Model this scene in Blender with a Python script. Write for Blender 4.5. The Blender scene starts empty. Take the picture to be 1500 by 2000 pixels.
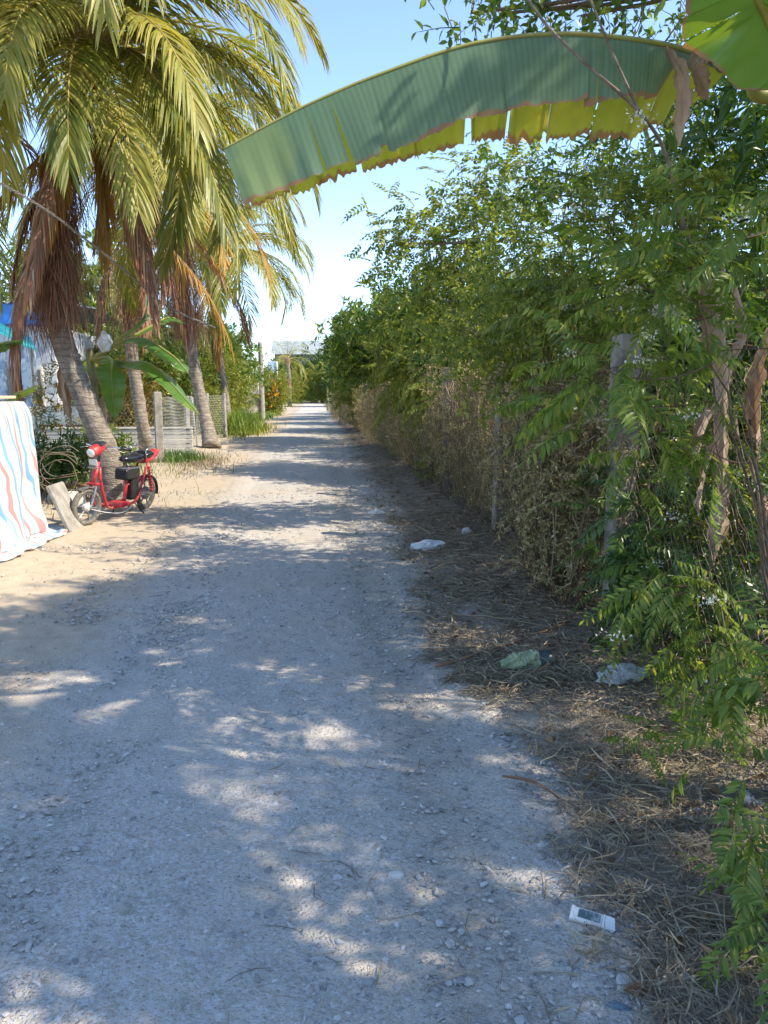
import bpy, math, random
import numpy as np
from mathutils import Vector, Matrix

R = math.radians
rnd = random.Random(7)
rng = np.random.default_rng(11)
sc = bpy.context.scene
col = sc.collection

# ------------------------------------------------------------------ camera, sky, sun, exposure
CAM_H = 1.5
cam_d = bpy.data.cameras.new('camera')
cam = bpy.data.objects.new('camera', cam_d)
col.objects.link(cam)
cam_d.sensor_fit = 'VERTICAL'
cam_d.sensor_height = 24
cam_d.lens = 18.0
cam_d.clip_end = 3000
cam_d.clip_start = 0.05
YAW, PITCH = R(5.08), R(8.9)
cam.location = (0, 0, CAM_H)
cam.rotation_euler = (math.pi/2 - PITCH, 0, -YAW)
sc.camera = cam

SUN_EL, SUN_AZ = R(44), R(-17)        # azimuth of the sun from +X, negative = behind the camera
sun_dir = Vector((math.cos(SUN_EL)*math.cos(SUN_AZ), math.cos(SUN_EL)*math.sin(SUN_AZ), math.sin(SUN_EL)))
w = bpy.data.worlds.new('World'); sc.world = w; w.use_nodes = True
nt = w.node_tree
bg = nt.nodes['Background']
sky = nt.nodes.new('ShaderNodeTexSky')
sky.sky_type = 'NISHITA'; sky.sun_disc = False
sky.sun_elevation = SUN_EL
sky.sun_rotation = math.pi/2 - SUN_AZ
sky.air_density = 0.75; sky.dust_density = 0.0; sky.ozone_density = 0.9; sky.altitude = 900
nt.links.new(sky.outputs[0], bg.inputs[0])
bg.inputs[1].default_value = 0.15
sl = bpy.data.lights.new('sun', 'SUN'); so = bpy.data.objects.new('sun', sl); col.objects.link(so)
sl.energy = 2.85; sl.angle = R(0.55); sl.color = (1.0, 0.89, 0.72)
so.rotation_euler = sun_dir.to_track_quat('Z', 'Y').to_euler()
sc.view_settings.view_transform = 'Standard'
sc.view_settings.look = 'None'
sc.view_settings.exposure = 1.66
sc.view_settings.gamma = 1.0
sc.render.engine = 'CYCLES'

# ------------------------------------------------------------------ where a sight line meets a vertical plane Y or the ground
_cy, _sy, _cp, _sp = math.cos(YAW), math.sin(YAW), math.cos(PITCH), math.sin(PITCH)
_F = np.array([_sy*_cp, _cy*_cp, -_sp]); _R = np.array([_cy, -_sy, 0]); _U = np.array([_sy*_sp, _cy*_sp, _cp])
def ray(px, py):
    return _F + _R*(px-750)/1500 + _U*(1000-py)/1500
def at(px, py, Y):
    d = ray(px, py); return np.array([0, 0, CAM_H]) + d*(Y/d[1])
def gp(px, py, z=0.0):
    d = ray(px, py); return np.array([0, 0, CAM_H]) + d*((z-CAM_H)/d[2])

# ------------------------------------------------------------------ terrain height
def vnoise(x, y, s, seed=0):
    x = np.asarray(x, float)*s + seed*17.3; y = np.asarray(y, float)*s + seed*9.1
    xi = np.floor(x); yi = np.floor(y); xf = x-xi; yf = y-yi
    def h(a, b):
        n = np.sin(a*127.1 + b*311.7 + seed*3.3)*43758.5453
        return n - np.floor(n)
    u = xf*xf*(3-2*xf); v = yf*yf*(3-2*yf)
    return (h(xi, yi)*(1-u)+h(xi+1, yi)*u)*(1-v) + (h(xi, yi+1)*(1-u)+h(xi+1, yi+1)*u)*v - 0.5
def sstep(a, b, x):
    t = np.clip((np.asarray(x, float)-a)/(b-a), 0, 1); return t*t*(3-2*t)
def gz(x, y):
    x = np.asarray(x, float); y = np.asarray(y, float)
    near = 1 - sstep(20, 60, np.hypot(x, y))
    z = 0.10*sstep(0.75, 1.9, x)*(0.75+0.5*vnoise(x, y, 1.3, 2)) + 0.05*sstep(-2.2, -4.0, x)*(1+vnoise(x, y, 1, 5))
    z = z + near*(0.035*vnoise(x, y, 0.9, 1) + 0.014*vnoise(x, y, 3.1, 3) + 0.007*vnoise(x, y, 9, 4)*(1+2*sstep(.7, 1.2, x)) + 0.005*vnoise(x, y, 23, 6))
    return z

# ------------------------------------------------------------------ mesh builder
class MB:
    def __init__(s):
        s.v = []; s.q = []; s.t = []; s.n = 0; s.qm = []; s.tm = []; s.at = []
    def add(s, v, q=None, t=None, mi=0, a=None):
        v = np.asarray(v, float).reshape(-1, 3)
        s.v.append(v)
        s.at.append(np.zeros((len(v), 3)) if a is None else np.asarray(a, float).reshape(-1, 3))
        if q is not None and len(q):
            q = np.asarray(q, int).reshape(-1, 4) + s.n; s.q.append(q); s.qm.append(np.full(len(q), mi))
        if t is not None and len(t):
            t = np.asarray(t, int).reshape(-1, 3) + s.n; s.t.append(t); s.tm.append(np.full(len(t), mi))
        s.n += len(v)
        return s
    def box(s, c, d, rot=None, mi=0, bev=0.0):
        d = np.array(d, float)/2
        if bev <= 0:
            v = np.array([[x, y, z] for x in (-1, 1) for y in (-1, 1) for z in (-1, 1)], float)*d
            q = [[0, 1, 3, 2], [4, 6, 7, 5], [0, 4, 5, 1], [2, 3, 7, 6], [0, 2, 6, 4], [1, 5, 7, 3]]
            t = None
        else:
            b = min(bev, d.min()*0.9)
            v = []; idx = {}
            for x in (-1, 1):
                for y in (-1, 1):
                    for z in (-1, 1):
                        for ax in range(3):
                            p = np.array([x*(d[0]-b), y*(d[1]-b), z*(d[2]-b)])
                            p[ax] = (x, y, z)[ax]*d[ax]
                            idx[(x, y, z, ax)] = len(v); v.append(p)
            q = []; t = []
            for ax in range(3):
                o = [a for a in range(3) if a != ax]
                for sg in (-1, 1):
                    ring = []
                    for (i, j) in ((-1, -1), (1, -1), (1, 1), (-1, 1)):
                        k = [0, 0, 0]; k[ax] = sg; k[o[0]] = i; k[o[1]] = j
                        ring.append(idx[(k[0], k[1], k[2], ax)])
                    q.append(ring)
            for ax in range(3):
                o = [a for a in range(3) if a != ax]
                for i in (-1, 1):
                    for j in (-1, 1):
                        k0 = [0, 0, 0]; k0[ax] = -1; k0[o[0]] = i; k0[o[1]] = j
                        k1 = list(k0); k1[ax] = 1
                        q.append([idx[tuple(k0)+(o[0],)], idx[tuple(k0)+(o[1],)], idx[tuple(k1)+(o[1],)], idx[tuple(k1)+(o[0],)]])
            for x in (-1, 1):
                for y in (-1, 1):
                    for z in (-1, 1):
                        t.append([idx[(x, y, z, 0)], idx[(x, y, z, 1)], idx[(x, y, z, 2)]])
            v = np.array(v)
        if rot is not None:
            v = v @ np.array(rot).T
        return s.add(v + np.array(c, float), q, t, mi)
    def tube(s, pts, rad, seg=6, mi=0, cap=True):
        P = np.asarray(pts, float); n = len(P)
        r = np.full(n, rad, float) if np.isscalar(rad) else np.asarray(rad, float)
        T = np.gradient(P, axis=0); T /= np.linalg.norm(T, axis=1, keepdims=True)+1e-12
        up = np.array([0, 0, 1.]) if abs(T[:, 2]).mean() < 0.9 else np.array([1., 0, 0])
        A = np.cross(T, up); A /= np.linalg.norm(A, axis=1, keepdims=True)+1e-12
        B = np.cross(T, A)
        th = np.linspace(0, 2*math.pi, seg, endpoint=False)
        v = P[:, None] + r[:, None, None]*(np.cos(th)[None, :, None]*A[:, None] + np.sin(th)[None, :, None]*B[:, None])
        i = np.arange(n-1)[:, None]*seg; j = np.arange(seg)[None]; k = (j+1) % seg
        q = np.stack([i+j, i+k, i+seg+k, i+seg+j], -1).reshape(-1, 4)
        v = v.reshape(-1, 3); t = None
        if cap:
            v = np.vstack([v, P[:1], P[-1:]])
            t = [[n*seg, (a+1) % seg, a] for a in range(seg)] + [[n*seg+1, (n-1)*seg+a, (n-1)*seg+(a+1) % seg] for a in range(seg)]
        return s.add(v, q, t, mi)
    def inst(s, tpl, M, P, mi=0):
        v, q, t = tpl
        N = len(P); k = len(v)
        V = np.einsum('nij,kj->nki', M, v) + P[:, None]
        off = (np.arange(N)*k)[:, None, None]
        Q = (off + np.asarray(q)[None]).reshape(-1, 4) if q is not None and len(q) else None
        T = (off + np.asarray(t)[None]).reshape(-1, 3) if t is not None and len(t) else None
        return s.add(V.reshape(-1, 3), Q, T, mi)
    def grid(s, V, mi=0, a=None, wrap=False):
        V = np.asarray(V, float); n, m = V.shape[:2]
        i = np.arange(n-1)[:, None]*m; j = np.arange(m if wrap else m-1)[None]; k = (j+1) % m
        q = np.stack([i+j, i+k, i+m+k, i+m+j], -1).reshape(-1, 4)
        return s.add(V.reshape(-1, 3), q, None, mi, a)
    def build(s, name, mats, parent=None, smooth=False, loc=None, attr=False):
        if not isinstance(mats, (list, tuple)): mats = [mats]
        v = np.vstack(s.v)
        origin = np.array(parent['_o']) if parent is not None else (np.array(loc, float) if loc is not None else np.zeros(3))
        v = v - origin
        me = bpy.data.meshes.new(name)
        q = np.vstack(s.q) if s.q else np.zeros((0, 4), int)
        t = np.vstack(s.t) if s.t else np.zeros((0, 3), int)
        me.vertices.add(len(v)); me.vertices.foreach_set('co', v.astype(np.float32).ravel())
        me.loops.add(q.size+t.size); me.loops.foreach_set('vertex_index', np.concatenate([q.ravel(), t.ravel()]).astype(np.int32))
        me.polygons.add(len(q)+len(t))
        ls = np.concatenate([np.arange(len(q))*4, q.size+np.arange(len(t))*3])
        me.polygons.foreach_set('loop_start', ls.astype(np.int32))
        me.polygons.foreach_set('loop_total', np.concatenate([np.full(len(q), 4), np.full(len(t), 3)]).astype(np.int32))
        mi = np.concatenate([np.concatenate(s.qm) if s.qm else np.zeros(0, int), np.concatenate(s.tm) if s.tm else np.zeros(0, int)])
        for m_ in mats: me.materials.append(m_)
        me.polygons.foreach_set('material_index', mi.astype(np.int32))
        me.polygons.foreach_set('use_smooth', np.full(len(mi), smooth))
        if attr:
            at_ = me.attributes.new('uvw', 'FLOAT_VECTOR', 'POINT')
            at_.data.foreach_set('vector', np.vstack(s.at).astype(np.float32).ravel())
        me.update(calc_edges=True)
        o = bpy.data.objects.new(name, me); col.objects.link(o)
        if parent is not None:
            p = parent; base = np.array(p['_o'])
            o.parent = p; o['_o'] = list(base)
        else:
            o.location = origin; o['_o'] = list(origin)
        return o

def tag(o, label=None, cat=None, group=None, kind=None):
    if label: o['label'] = label
    if cat: o['category'] = cat
    if group: o['group'] = group
    if kind: o['kind'] = kind
    return o
def thing(name, label, cat, loc, group=None):
    o = bpy.data.objects.new(name, None); col.objects.link(o)
    o.empty_display_size = 0.2
    o.location = tuple(float(a) for a in loc); o['_o'] = [float(a) for a in loc]
    return tag(o, label, cat, group)
def copy_tree(o, parent=None, label=None):
    c = o.copy(); col.objects.link(c)
    if parent is not None: c.parent = parent
    if label: c['label'] = label
    for ch in [x for x in o.children]: copy_tree(ch, c)
    return c
def rotz(a):
    c, s_ = math.cos(a), math.sin(a); return np.array([[c, -s_, 0], [s_, c, 0], [0, 0, 1.]])
def rotx(a):
    c, s_ = math.cos(a), math.sin(a); return np.array([[1, 0, 0], [0, c, -s_], [0, s_, c]])
def roty(a):
    c, s_ = math.cos(a), math.sin(a); return np.array([[c, 0, s_], [0, 1, 0], [-s_, 0, c]])
def nrm(a):
    a = np.asarray(a, float); return a/(np.linalg.norm(a, axis=-1, keepdims=True)+1e-12)
def frames(d, up=(0, 0, 1.), roll=None):
    d = nrm(d); u = np.broadcast_to(np.array(up, float), d.shape)
    x = nrm(np.cross(d, u)); z = np.cross(x, d)
    if roll is not None:
        c = np.cos(roll)[:, None]; s_ = np.sin(roll)[:, None]
        x, z = x*c + z*s_, z*c - x*s_
    return np.stack([x, d, z], -1)
def bez(p0, p1, p2, n):
    t = np.linspace(0, 1, n)[:, None]; p0, p1, p2 = map(np.asarray, (p0, p1, p2))
    return (1-t)**2*p0 + 2*t*(1-t)*p1 + t*t*p2
def spline(P, n):
    P = np.asarray(P, float); m = len(P)
    Q = np.vstack([2*P[0]-P[1], P, 2*P[-1]-P[-2]])
    out = []
    for u in np.linspace(0, m-1-1e-9, n):
        i = int(u); f = u-i; a, b, c, d = Q[i:i+4]
        out.append(0.5*((2*b)+(-a+c)*f+(2*a-5*b+4*c-d)*f*f+(-a+3*b-3*c+d)*f**3))
    return np.array(out)

# ------------------------------------------------------------------ materials
def mat(name, c=(.5, .5, .5), rough=.8, c2=None, nscale=6, lo=.4, hi=.6, ndetail=6, isl=None, bump=None, trans=None, tfac=.35,
        metal=0, spec=.4, stretch=None, extra=None):
    m = bpy.data.materials.new(name); m.use_nodes = True
    t = m.node_tree; N = t.nodes; L = t.links
    b = N['Principled BSDF']; out = N['Material Output']
    b.inputs['Roughness'].default_value = rough; b.inputs['Metallic'].default_value = metal
    b.inputs['Specular IOR Level'].default_value = spec
    tc = N.new('ShaderNodeTexCoord'); vec = tc.outputs['Object']
    if stretch:
        mp = N.new('ShaderNodeMapping'); mp.inputs['Scale'].default_value = stretch; L.new(vec, mp.inputs[0]); vec = mp.outputs[0]
    def rgb(cc):
        r = N.new('ShaderNodeRGB'); r.outputs[0].default_value = (*cc, 1); return r.outputs[0]
    def mix(f, a, b_, bt='MIX'):
        x = N.new('ShaderNodeMix'); x.data_type = 'RGBA'; x.blend_type = bt
        if hasattr(f, 'is_linked'): L.new(f, x.inputs[0])
        else: x.inputs[0].default_value = f
        L.new(a, x.inputs[6]); L.new(b_, x.inputs[7]); return x.outputs[2]
    if isl:
        g = N.new('ShaderNodeNewGeometry'); r = N.new('ShaderNodeValToRGB')
        el = r.color_ramp.elements
        n = len(isl)
        while len(el) < n: el.new(.5)
        for i, cc in enumerate(isl):
            el[i].position = i/(n-1); el[i].color = (*cc, 1)
        L.new(g.outputs['Random Per Island'], r.inputs[0]); cur = r.outputs[0]
    else: cur = rgb(c)
    if c2:
        nz = N.new('ShaderNodeTexNoise'); nz.inputs['Scale'].default_value = nscale; nz.inputs['Detail'].default_value = ndetail
        nz.inputs['Roughness'].default_value = .6
        L.new(vec, nz.inputs[0])
        r = N.new('ShaderNodeMapRange'); r.inputs[1].default_value = lo; r.inputs[2].default_value = hi
        L.new(nz.outputs[0], r.inputs[0])
        cur = mix(r.outputs[0], cur, rgb(c2))
    if extra: cur = extra(m, t, cur, mix, rgb, vec)
    L.new(cur, b.inputs['Base Color'])
    if bump:
        nz = N.new('ShaderNodeTexNoise'); nz.inputs['Scale'].default_value = bump[0]; nz.inputs['Detail'].default_value = 8
        L.new(vec, nz.inputs[0])
        bp = N.new('ShaderNodeBump'); bp.inputs['Strength'].default_value = bump[1]; bp.inputs['Distance'].default_value = bump[2] if len(bump) > 2 else .02
        L.new(nz.outputs[0], bp.inputs['Height']); L.new(bp.outputs[0], b.inputs['Normal'])
    if trans:
        tr = N.new('ShaderNodeBsdfTranslucent')
        tcx = mix(1.0, cur, rgb(trans), 'MULTIPLY')
        L.new(tcx, tr.inputs[0])
        ms = N.new('ShaderNodeMixShader'); ms.inputs[0].default_value = tfac
        L.new(b.outputs[0], ms.inputs[1]); L.new(tr.outputs[0], ms.inputs[2]); L.new(ms.outputs[0], out.inputs[0])
    return m

def ex_wave(c2, scale, axis='Z', dist=1.0, thr=(.55, .75)):
    def f(m, t, cur, mix, rgb, vec):
        wv = t.nodes.new('ShaderNodeTexWave'); wv.bands_direction = axis
        wv.inputs['Scale'].default_value = scale; wv.inputs['Distortion'].default_value = dist; wv.inputs['Detail'].default_value = 3
        t.links.new(vec, wv.inputs[0])
        r = t.nodes.new('ShaderNodeMapRange'); r.inputs[1].default_value = thr[0]; r.inputs[2].default_value = thr[1]
        t.links.new(wv.outputs[1], r.inputs[0])
        return mix(r.outputs[0], cur, rgb(c2))
    return f

# soil shared by ground and road: sand on the left, grey gravel down the middle, dark earth on the right
def soil_extra(m, t, cur, mix, rgb, vec):
    N = t.nodes; L = t.links
    g = N.new('ShaderNodeNewGeometry'); sp = N.new('ShaderNodeSeparateXYZ'); L.new(g.outputs['Position'], sp.inputs[0])
    def noise(scale, det=6, vecin=None):
        n = N.new('ShaderNodeTexNoise'); n.inputs['Scale'].default_value = scale; n.inputs['Detail'].default_value = det
        n.inputs['Roughness'].default_value = .65
        L.new(vecin or g.outputs['Position'], n.inputs[0]); return n.outputs[0]
    def math_(op, a, b_):
        x = N.new('ShaderNodeMath'); x.operation = op
        for i, s_ in enumerate((a, b_)):
            if hasattr(s_, 'is_linked'): L.new(s_, x.inputs[i])
            else: x.inputs[i].default_value = s_
        return x.outputs[0]
    def mr(v, a, b_):
        r = N.new('ShaderNodeMapRange'); r.interpolation_type = 'SMOOTHSTEP'
        r.inputs[1].default_value = a; r.inputs[2].default_value = b_; L.new(v, r.inputs[0]); return r.outputs[0]
    n1 = noise(1.6); n2 = noise(9); n3 = noise(60, 3); n4 = noise(.35, 2)
    xs = math_('ADD', sp.outputs[0], math_('MULTIPLY', math_('SUBTRACT', n1, .5), 1.1))
    sand = mix(mr(n2, .35, .7), rgb((.52, .435, .325)), rgb((.44, .36, .265)))
    sand = mix(mr(n4, .5, .7), sand, rgb((.47, .41, .325)))
    grav = mix(mr(n2, .35, .65), rgb((.54, .49, .42)), rgb((.45, .41, .35)))
    grav = mix(mr(n3, .45, .62), grav, rgb((.58, .56, .53)))
    grav = mix(math_('MULTIPLY', mr(noise(.8, 5), .48, .62), .7), grav, rgb((.54, .475, .385)))
    earth = mix(mr(n2, .35, .65), rgb((.32, .27, .21)), rgb((.21, .17, .13)))
    out = mix(mr(xs, -1.65, -1.05), sand, grav)
    # wheel tracks carry pale dust
    tr = mr(math_('ABSOLUTE', math_('SUBTRACT', xs, .42), 0), .32, .05)
    out = mix(math_('MULTIPLY', tr, .55), out, rgb((.50, .45, .375)))
    out = mix(mr(xs, .75, 1.25), out, earth)
    # far to the left and beyond: garden soil with grass
    far = mr(sp.outputs[0], -4.2, -5.6)
    out = mix(math_('MULTIPLY', far, .8), out, mix(mr(n1, .4, .6), rgb((.15, .14, .05)), rgb((.24, .17, .09))))
    # fine stone bump
    vo = N.new('ShaderNodeTexVoronoi'); vo.inputs['Scale'].default_value = 55; L.new(g.outputs['Position'], vo.inputs[0])
    vo2 = N.new('ShaderNodeTexVoronoi'); vo2.inputs['Scale'].default_value = 130; L.new(g.outputs['Position'], vo2.inputs[0])
    h = math_('ADD', math_('MULTIPLY', mr(vo.outputs[0], .45, .05), .6), math_('MULTIPLY', mr(vo2.outputs[0], .5, .1), .35))
    h = math_('ADD', math_('MULTIPLY', h, mr(xs, -2.2, -.9)), math_('MULTIPLY', n2, 1.3))
    h = math_('ADD', h, math_('MULTIPLY', n3, .5))
    bp = N.new('ShaderNodeBump'); bp.inputs['Strength'].default_value = .75; bp.inputs['Distance'].default_value = .012
    L.new(h, bp.inputs['Height']); L.new(bp.outputs[0], N['Principled BSDF'].inputs['Normal'])
    # stone colour speckle
    sp2 = mix(.18, rgb((.3, .3, .3)), vo2.outputs[1])
    out = mix(.35, out, mix(1.0, out, mix(.55, rgb((1, 1, 1)), sp2), 'MULTIPLY'))
    return out
M = {}
M['soil'] = mat('soil', rough=.95, spec=.15, extra=soil_extra)
M['stone'] = mat('gravel_stone', rough=.85, spec=.25, isl=[(.20, .19, .185), (.38, .36, .33), (.30, .29, .275), (.50, .48, .45), (.25, .245, .24)], bump=(80, .3, .004))
M['straw'] = mat('dry_straw', rough=.85, spec=.2, isl=[(.35, .29, .19), (.21, .165, .11), (.46, .39, .27), (.27, .225, .16), (.14, .115, .085)], trans=(1, .9, .7), tfac=.15)
M['deadleaf'] = mat('dead_leaf', rough=.85, spec=.2, isl=[(.26, .16, .08), (.15, .09, .05), (.34, .24, .14), (.19, .14, .1)], trans=(1, .8, .5), tfac=.2)
M['palm_green'] = mat('palm_leaflets', rough=.42, spec=.45, isl=[(.08, .12, .02), (.16, .19, .03), (.28, .28, .055), (.12, .16, .03), (.36, .32, .08)], trans=(1.6, 1.4, .65), tfac=.44)
M['palm_sunlit'] = mat('palm_leaflets_sunlit', rough=.45, spec=.4, isl=[(.30, .30, .055), (.38, .34, .075), (.22, .25, .045), (.42, .35, .10)], trans=(1.4, 1.25, .6), tfac=.4)  # yellow of sun-struck fronds put into the leaflet colour
M['palm_orange'] = mat('palm_leaflets_orange', rough=.55, spec=.3, isl=[(.42, .20, .04), (.48, .28, .06), (.36, .26, .06), (.3, .14, .04)], trans=(1.3, 1, .6), tfac=.35)
M['palm_brown'] = mat('palm_leaflets_dead', rough=.75, spec=.2, isl=[(.30, .14, .08), (.38, .22, .13), (.15, .085, .055), (.48, .33, .21), (.34, .13, .075), (.22, .12, .07)], trans=(1.2, .9, .7), tfac=.22)
M['rachis'] = mat('palm_rachis', (.36, .30, .07), rough=.5, c2=(.28, .2, .06), nscale=3)
M['rachis_br'] = mat('palm_rachis_dry', (.30, .16, .085), rough=.6, c2=(.2, .12, .07), nscale=4)
M['palm_bark'] = mat('palm_bark', (.33, .285, .235), rough=.9, spec=.15, c2=(.16, .13, .105), nscale=7, lo=.38, hi=.66, bump=(30, .8, .03),
                     extra=ex_wave((.17, .14, .11), 2.6, 'Z', 6, (.8, 1.0)), stretch=(1, 1, 1.6))
M['bark'] = mat('twig_bark', (.12, .085, .055), rough=.85, c2=(.2, .16, .12), nscale=14, bump=(60, .5, .01))
M['stem_red'] = mat('stem_bark', (.15, .10, .055), rough=.75, c2=(.09, .06, .04), nscale=20)
M['drystem'] = mat('dry_stem', rough=.85, isl=[(.30, .23, .14), (.44, .36, .23), (.16, .12, .08), (.50, .41, .27)])
M['darkstem'] = mat('dark_stem', rough=.85, isl=[(.10, .07, .045), (.17, .12, .075), (.06, .045, .03), (.24, .18, .12)])
M['leaf_near'] = mat('leaf_pinnate', rough=.42, spec=.45, isl=[(.07, .13, .025), (.115, .185, .035), (.17, .235, .045), (.095, .155, .03), (.30, .31, .06)], trans=(1.8, 1.7, .8), tfac=.50)
M['leaf_small'] = mat('leaf_small_round', rough=.45, spec=.45, isl=[(.09, .135, .025), (.15, .20, .035), (.21, .25, .045), (.33, .32, .06)], trans=(1.5, 1.5, .8), tfac=.50)
M['leaf_dark'] = mat('leaf_dark_glossy', rough=.35, spec=.5, isl=[(.03, .07, .014), (.05, .105, .018), (.075, .14, .022), (.10, .16, .03)], trans=(1.4, 1.6, .7), tfac=.3)
M['leaf_mango'] = mat('leaf_mango', rough=.35, spec=.5, isl=[(.07, .13, .02), (.13, .20, .03), (.06, .10, .018), (.26, .29, .05), (.1, .155, .025)], trans=(1.4, 1.5, .7), tfac=.44)
M['leaf_yellow'] = mat('leaf_yellow_green', rough=.5, isl=[(.22, .25, .03), (.12, .19, .025), (.32, .29, .04), (.17, .23, .03)], trans=(1.4, 1.3, .7), tfac=.35)
M['leaf_croton'] = mat('leaf_croton', rough=.45, isl=[(.38, .25, .03), (.12, .16, .025), (.25, .22, .03), (.3, .12, .03), (.09, .13, .02)], trans=(1.2, 1.1, .7), tfac=.3)
M['leaf_dry'] = mat('leaf_dry_vine', rough=.8, isl=[(.42, .34, .18), (.30, .25, .11), (.20, .20, .07), (.52, .44, .25), (.26, .20, .11)], trans=(1.2, 1.1, .8), tfac=.3)
M['grass'] = mat('grass_blades', rough=.5, isl=[(.13, .22, .03), (.2, .28, .04), (.09, .16, .03), (.28, .3, .07)], trans=(1.3, 1.4, .7), tfac=.4)
M['petal'] = mat('white_petals', (.78, .78, .70), rough=.6, trans=(1, 1, 1), tfac=.3)
M['petal_y'] = mat('orange_petals', (.75, .33, .02), rough=.6, trans=(1, 1, 1), tfac=.3)
M['concrete'] = mat('weathered_concrete', (.34, .32, .285), rough=.92, c2=(.20, .185, .16), nscale=7, lo=.4, hi=.65, bump=(45, .6, .01))
M['concrete_pale'] = mat('pale_concrete', (.46, .45, .42), rough=.9, c2=(.33, .31, .28), nscale=5, lo=.45, hi=.7, bump=(40, .4, .008))
M['post'] = mat('old_fence_post', (.25, .225, .19), rough=.92, c2=(.13, .115, .095), nscale=9, lo=.4, hi=.62, bump=(45, .7, .012))
M['wire'] = mat('galvanised_wire', (.17, .15, .135), rough=.6, metal=.4, c2=(.12, .07, .045), nscale=30)
M['wire_pale'] = mat('pale_wire', (.50, .49, .45), rough=.5, metal=.3)
M['cable'] = mat('cable_sheath', (.10, .095, .09), rough=.7)
M['cable_grey'] = mat('grey_cable', (.22, .20, .18), rough=.7, c2=(.2, .17, .14), nscale=20)
M['white'] = mat('white_plaster', (.70, .73, .76), rough=.8, c2=(.64, .67, .70), nscale=2)
M['white_dirty'] = mat('dirty_white', (.66, .64, .60), rough=.7, c2=(.42, .39, .34), nscale=9, lo=.5, hi=.75)
M['blue'] = mat('blue_roof_paint', (.02, .20, .72), rough=.5, c2=(.03, .27, .78), nscale=2)
M['teal'] = mat('teal_awning', (.03, .48, .50), rough=.5, c2=(.04, .58, .58), nscale=3, extra=ex_wave((.02, .33, .36), 3, 'X', 1, (.6, .9)), trans=(1, 1, 1), tfac=.3)
M['tin'] = mat('corrugated_tin', (.36, .40, .40), rough=.6, c2=(.28, .31, .30), nscale=1.5, metal=.2)
M['darkglass'] = mat('dark_window', (.03, .035, .04), rough=.15, spec=.6)
M['bluetile'] = mat('blue_white_tiles', (.55, .6, .66), rough=.4, c2=(.25, .36, .52), nscale=5, lo=.5, hi=.6)
M['wood'] = mat('pale_board', (.62, .50, .34), rough=.7, c2=(.48, .37, .24), nscale=8, stretch=(1, 10, 1))
M['red'] = mat('red_paint', (.42, .018, .03), rough=.42, spec=.5, c2=(.36, .13, .10), nscale=9, lo=.5, hi=.75)
M['black'] = mat('black_plastic', (.018, .018, .02), rough=.4, spec=.5)
M['blackseat'] = mat('black_vinyl', (.015, .015, .017), rough=.25, spec=.6)
M['tyre'] = mat('dusty_tyre', (.09, .082, .072), rough=.9, c2=(.22, .19, .15), nscale=20, lo=.4, hi=.65)
M['metal'] = mat('grey_metal', (.36, .36, .36), rough=.4, metal=.8, c2=(.22, .17, .13), nscale=12, lo=.5, hi=.7)
M['chrome'] = mat('chrome', (.7, .7, .7), rough=.2, metal=1)
M['lens'] = mat('headlight_lens', (.75, .75, .72), rough=.12, spec=.7)
M['plate'] = mat('plate_grey', (.6, .62, .63), rough=.5)
M['banana_stem'] = mat('banana_stem', (.20, .25, .07), rough=.6, c2=(.16, .12, .06), nscale=5, stretch=(1, 1, .3), lo=.42, hi=.6)
M['petiole'] = mat('banana_petiole', (.25, .25, .06), rough=.45, c2=(.24, .16, .05), nscale=6, lo=.5, hi=.7)
M['banana_dead'] = mat('dead_banana_leaf', (.47, .35, .25), rough=.85, c2=(.26, .17, .11), nscale=9, lo=.42, hi=.68, stretch=(1, 1, .35), trans=(1.1, .85, .6), tfac=.22, bump=(50, .3, .01))
M['plasticbag'] = mat('thin_plastic', (.62, .65, .66), rough=.25, spec=.6, trans=(1, 1, 1), tfac=.4)
M['whitebag'] = mat('white_plastic', (.78, .79, .80), rough=.45, trans=(1, 1, 1), tfac=.2)
M['greenbag'] = mat('faded_green_bag', (.30, .34, .20), rough=.6, c2=(.22, .26, .16), nscale=15)
M['darkgreen'] = mat('dark_jar', (.055, .075, .075), rough=.3, spec=.5)
M['bluefilm'] = mat('blue_film', (.24, .31, .36), rough=.4, trans=(1, 1, 1), tfac=.3)

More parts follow.
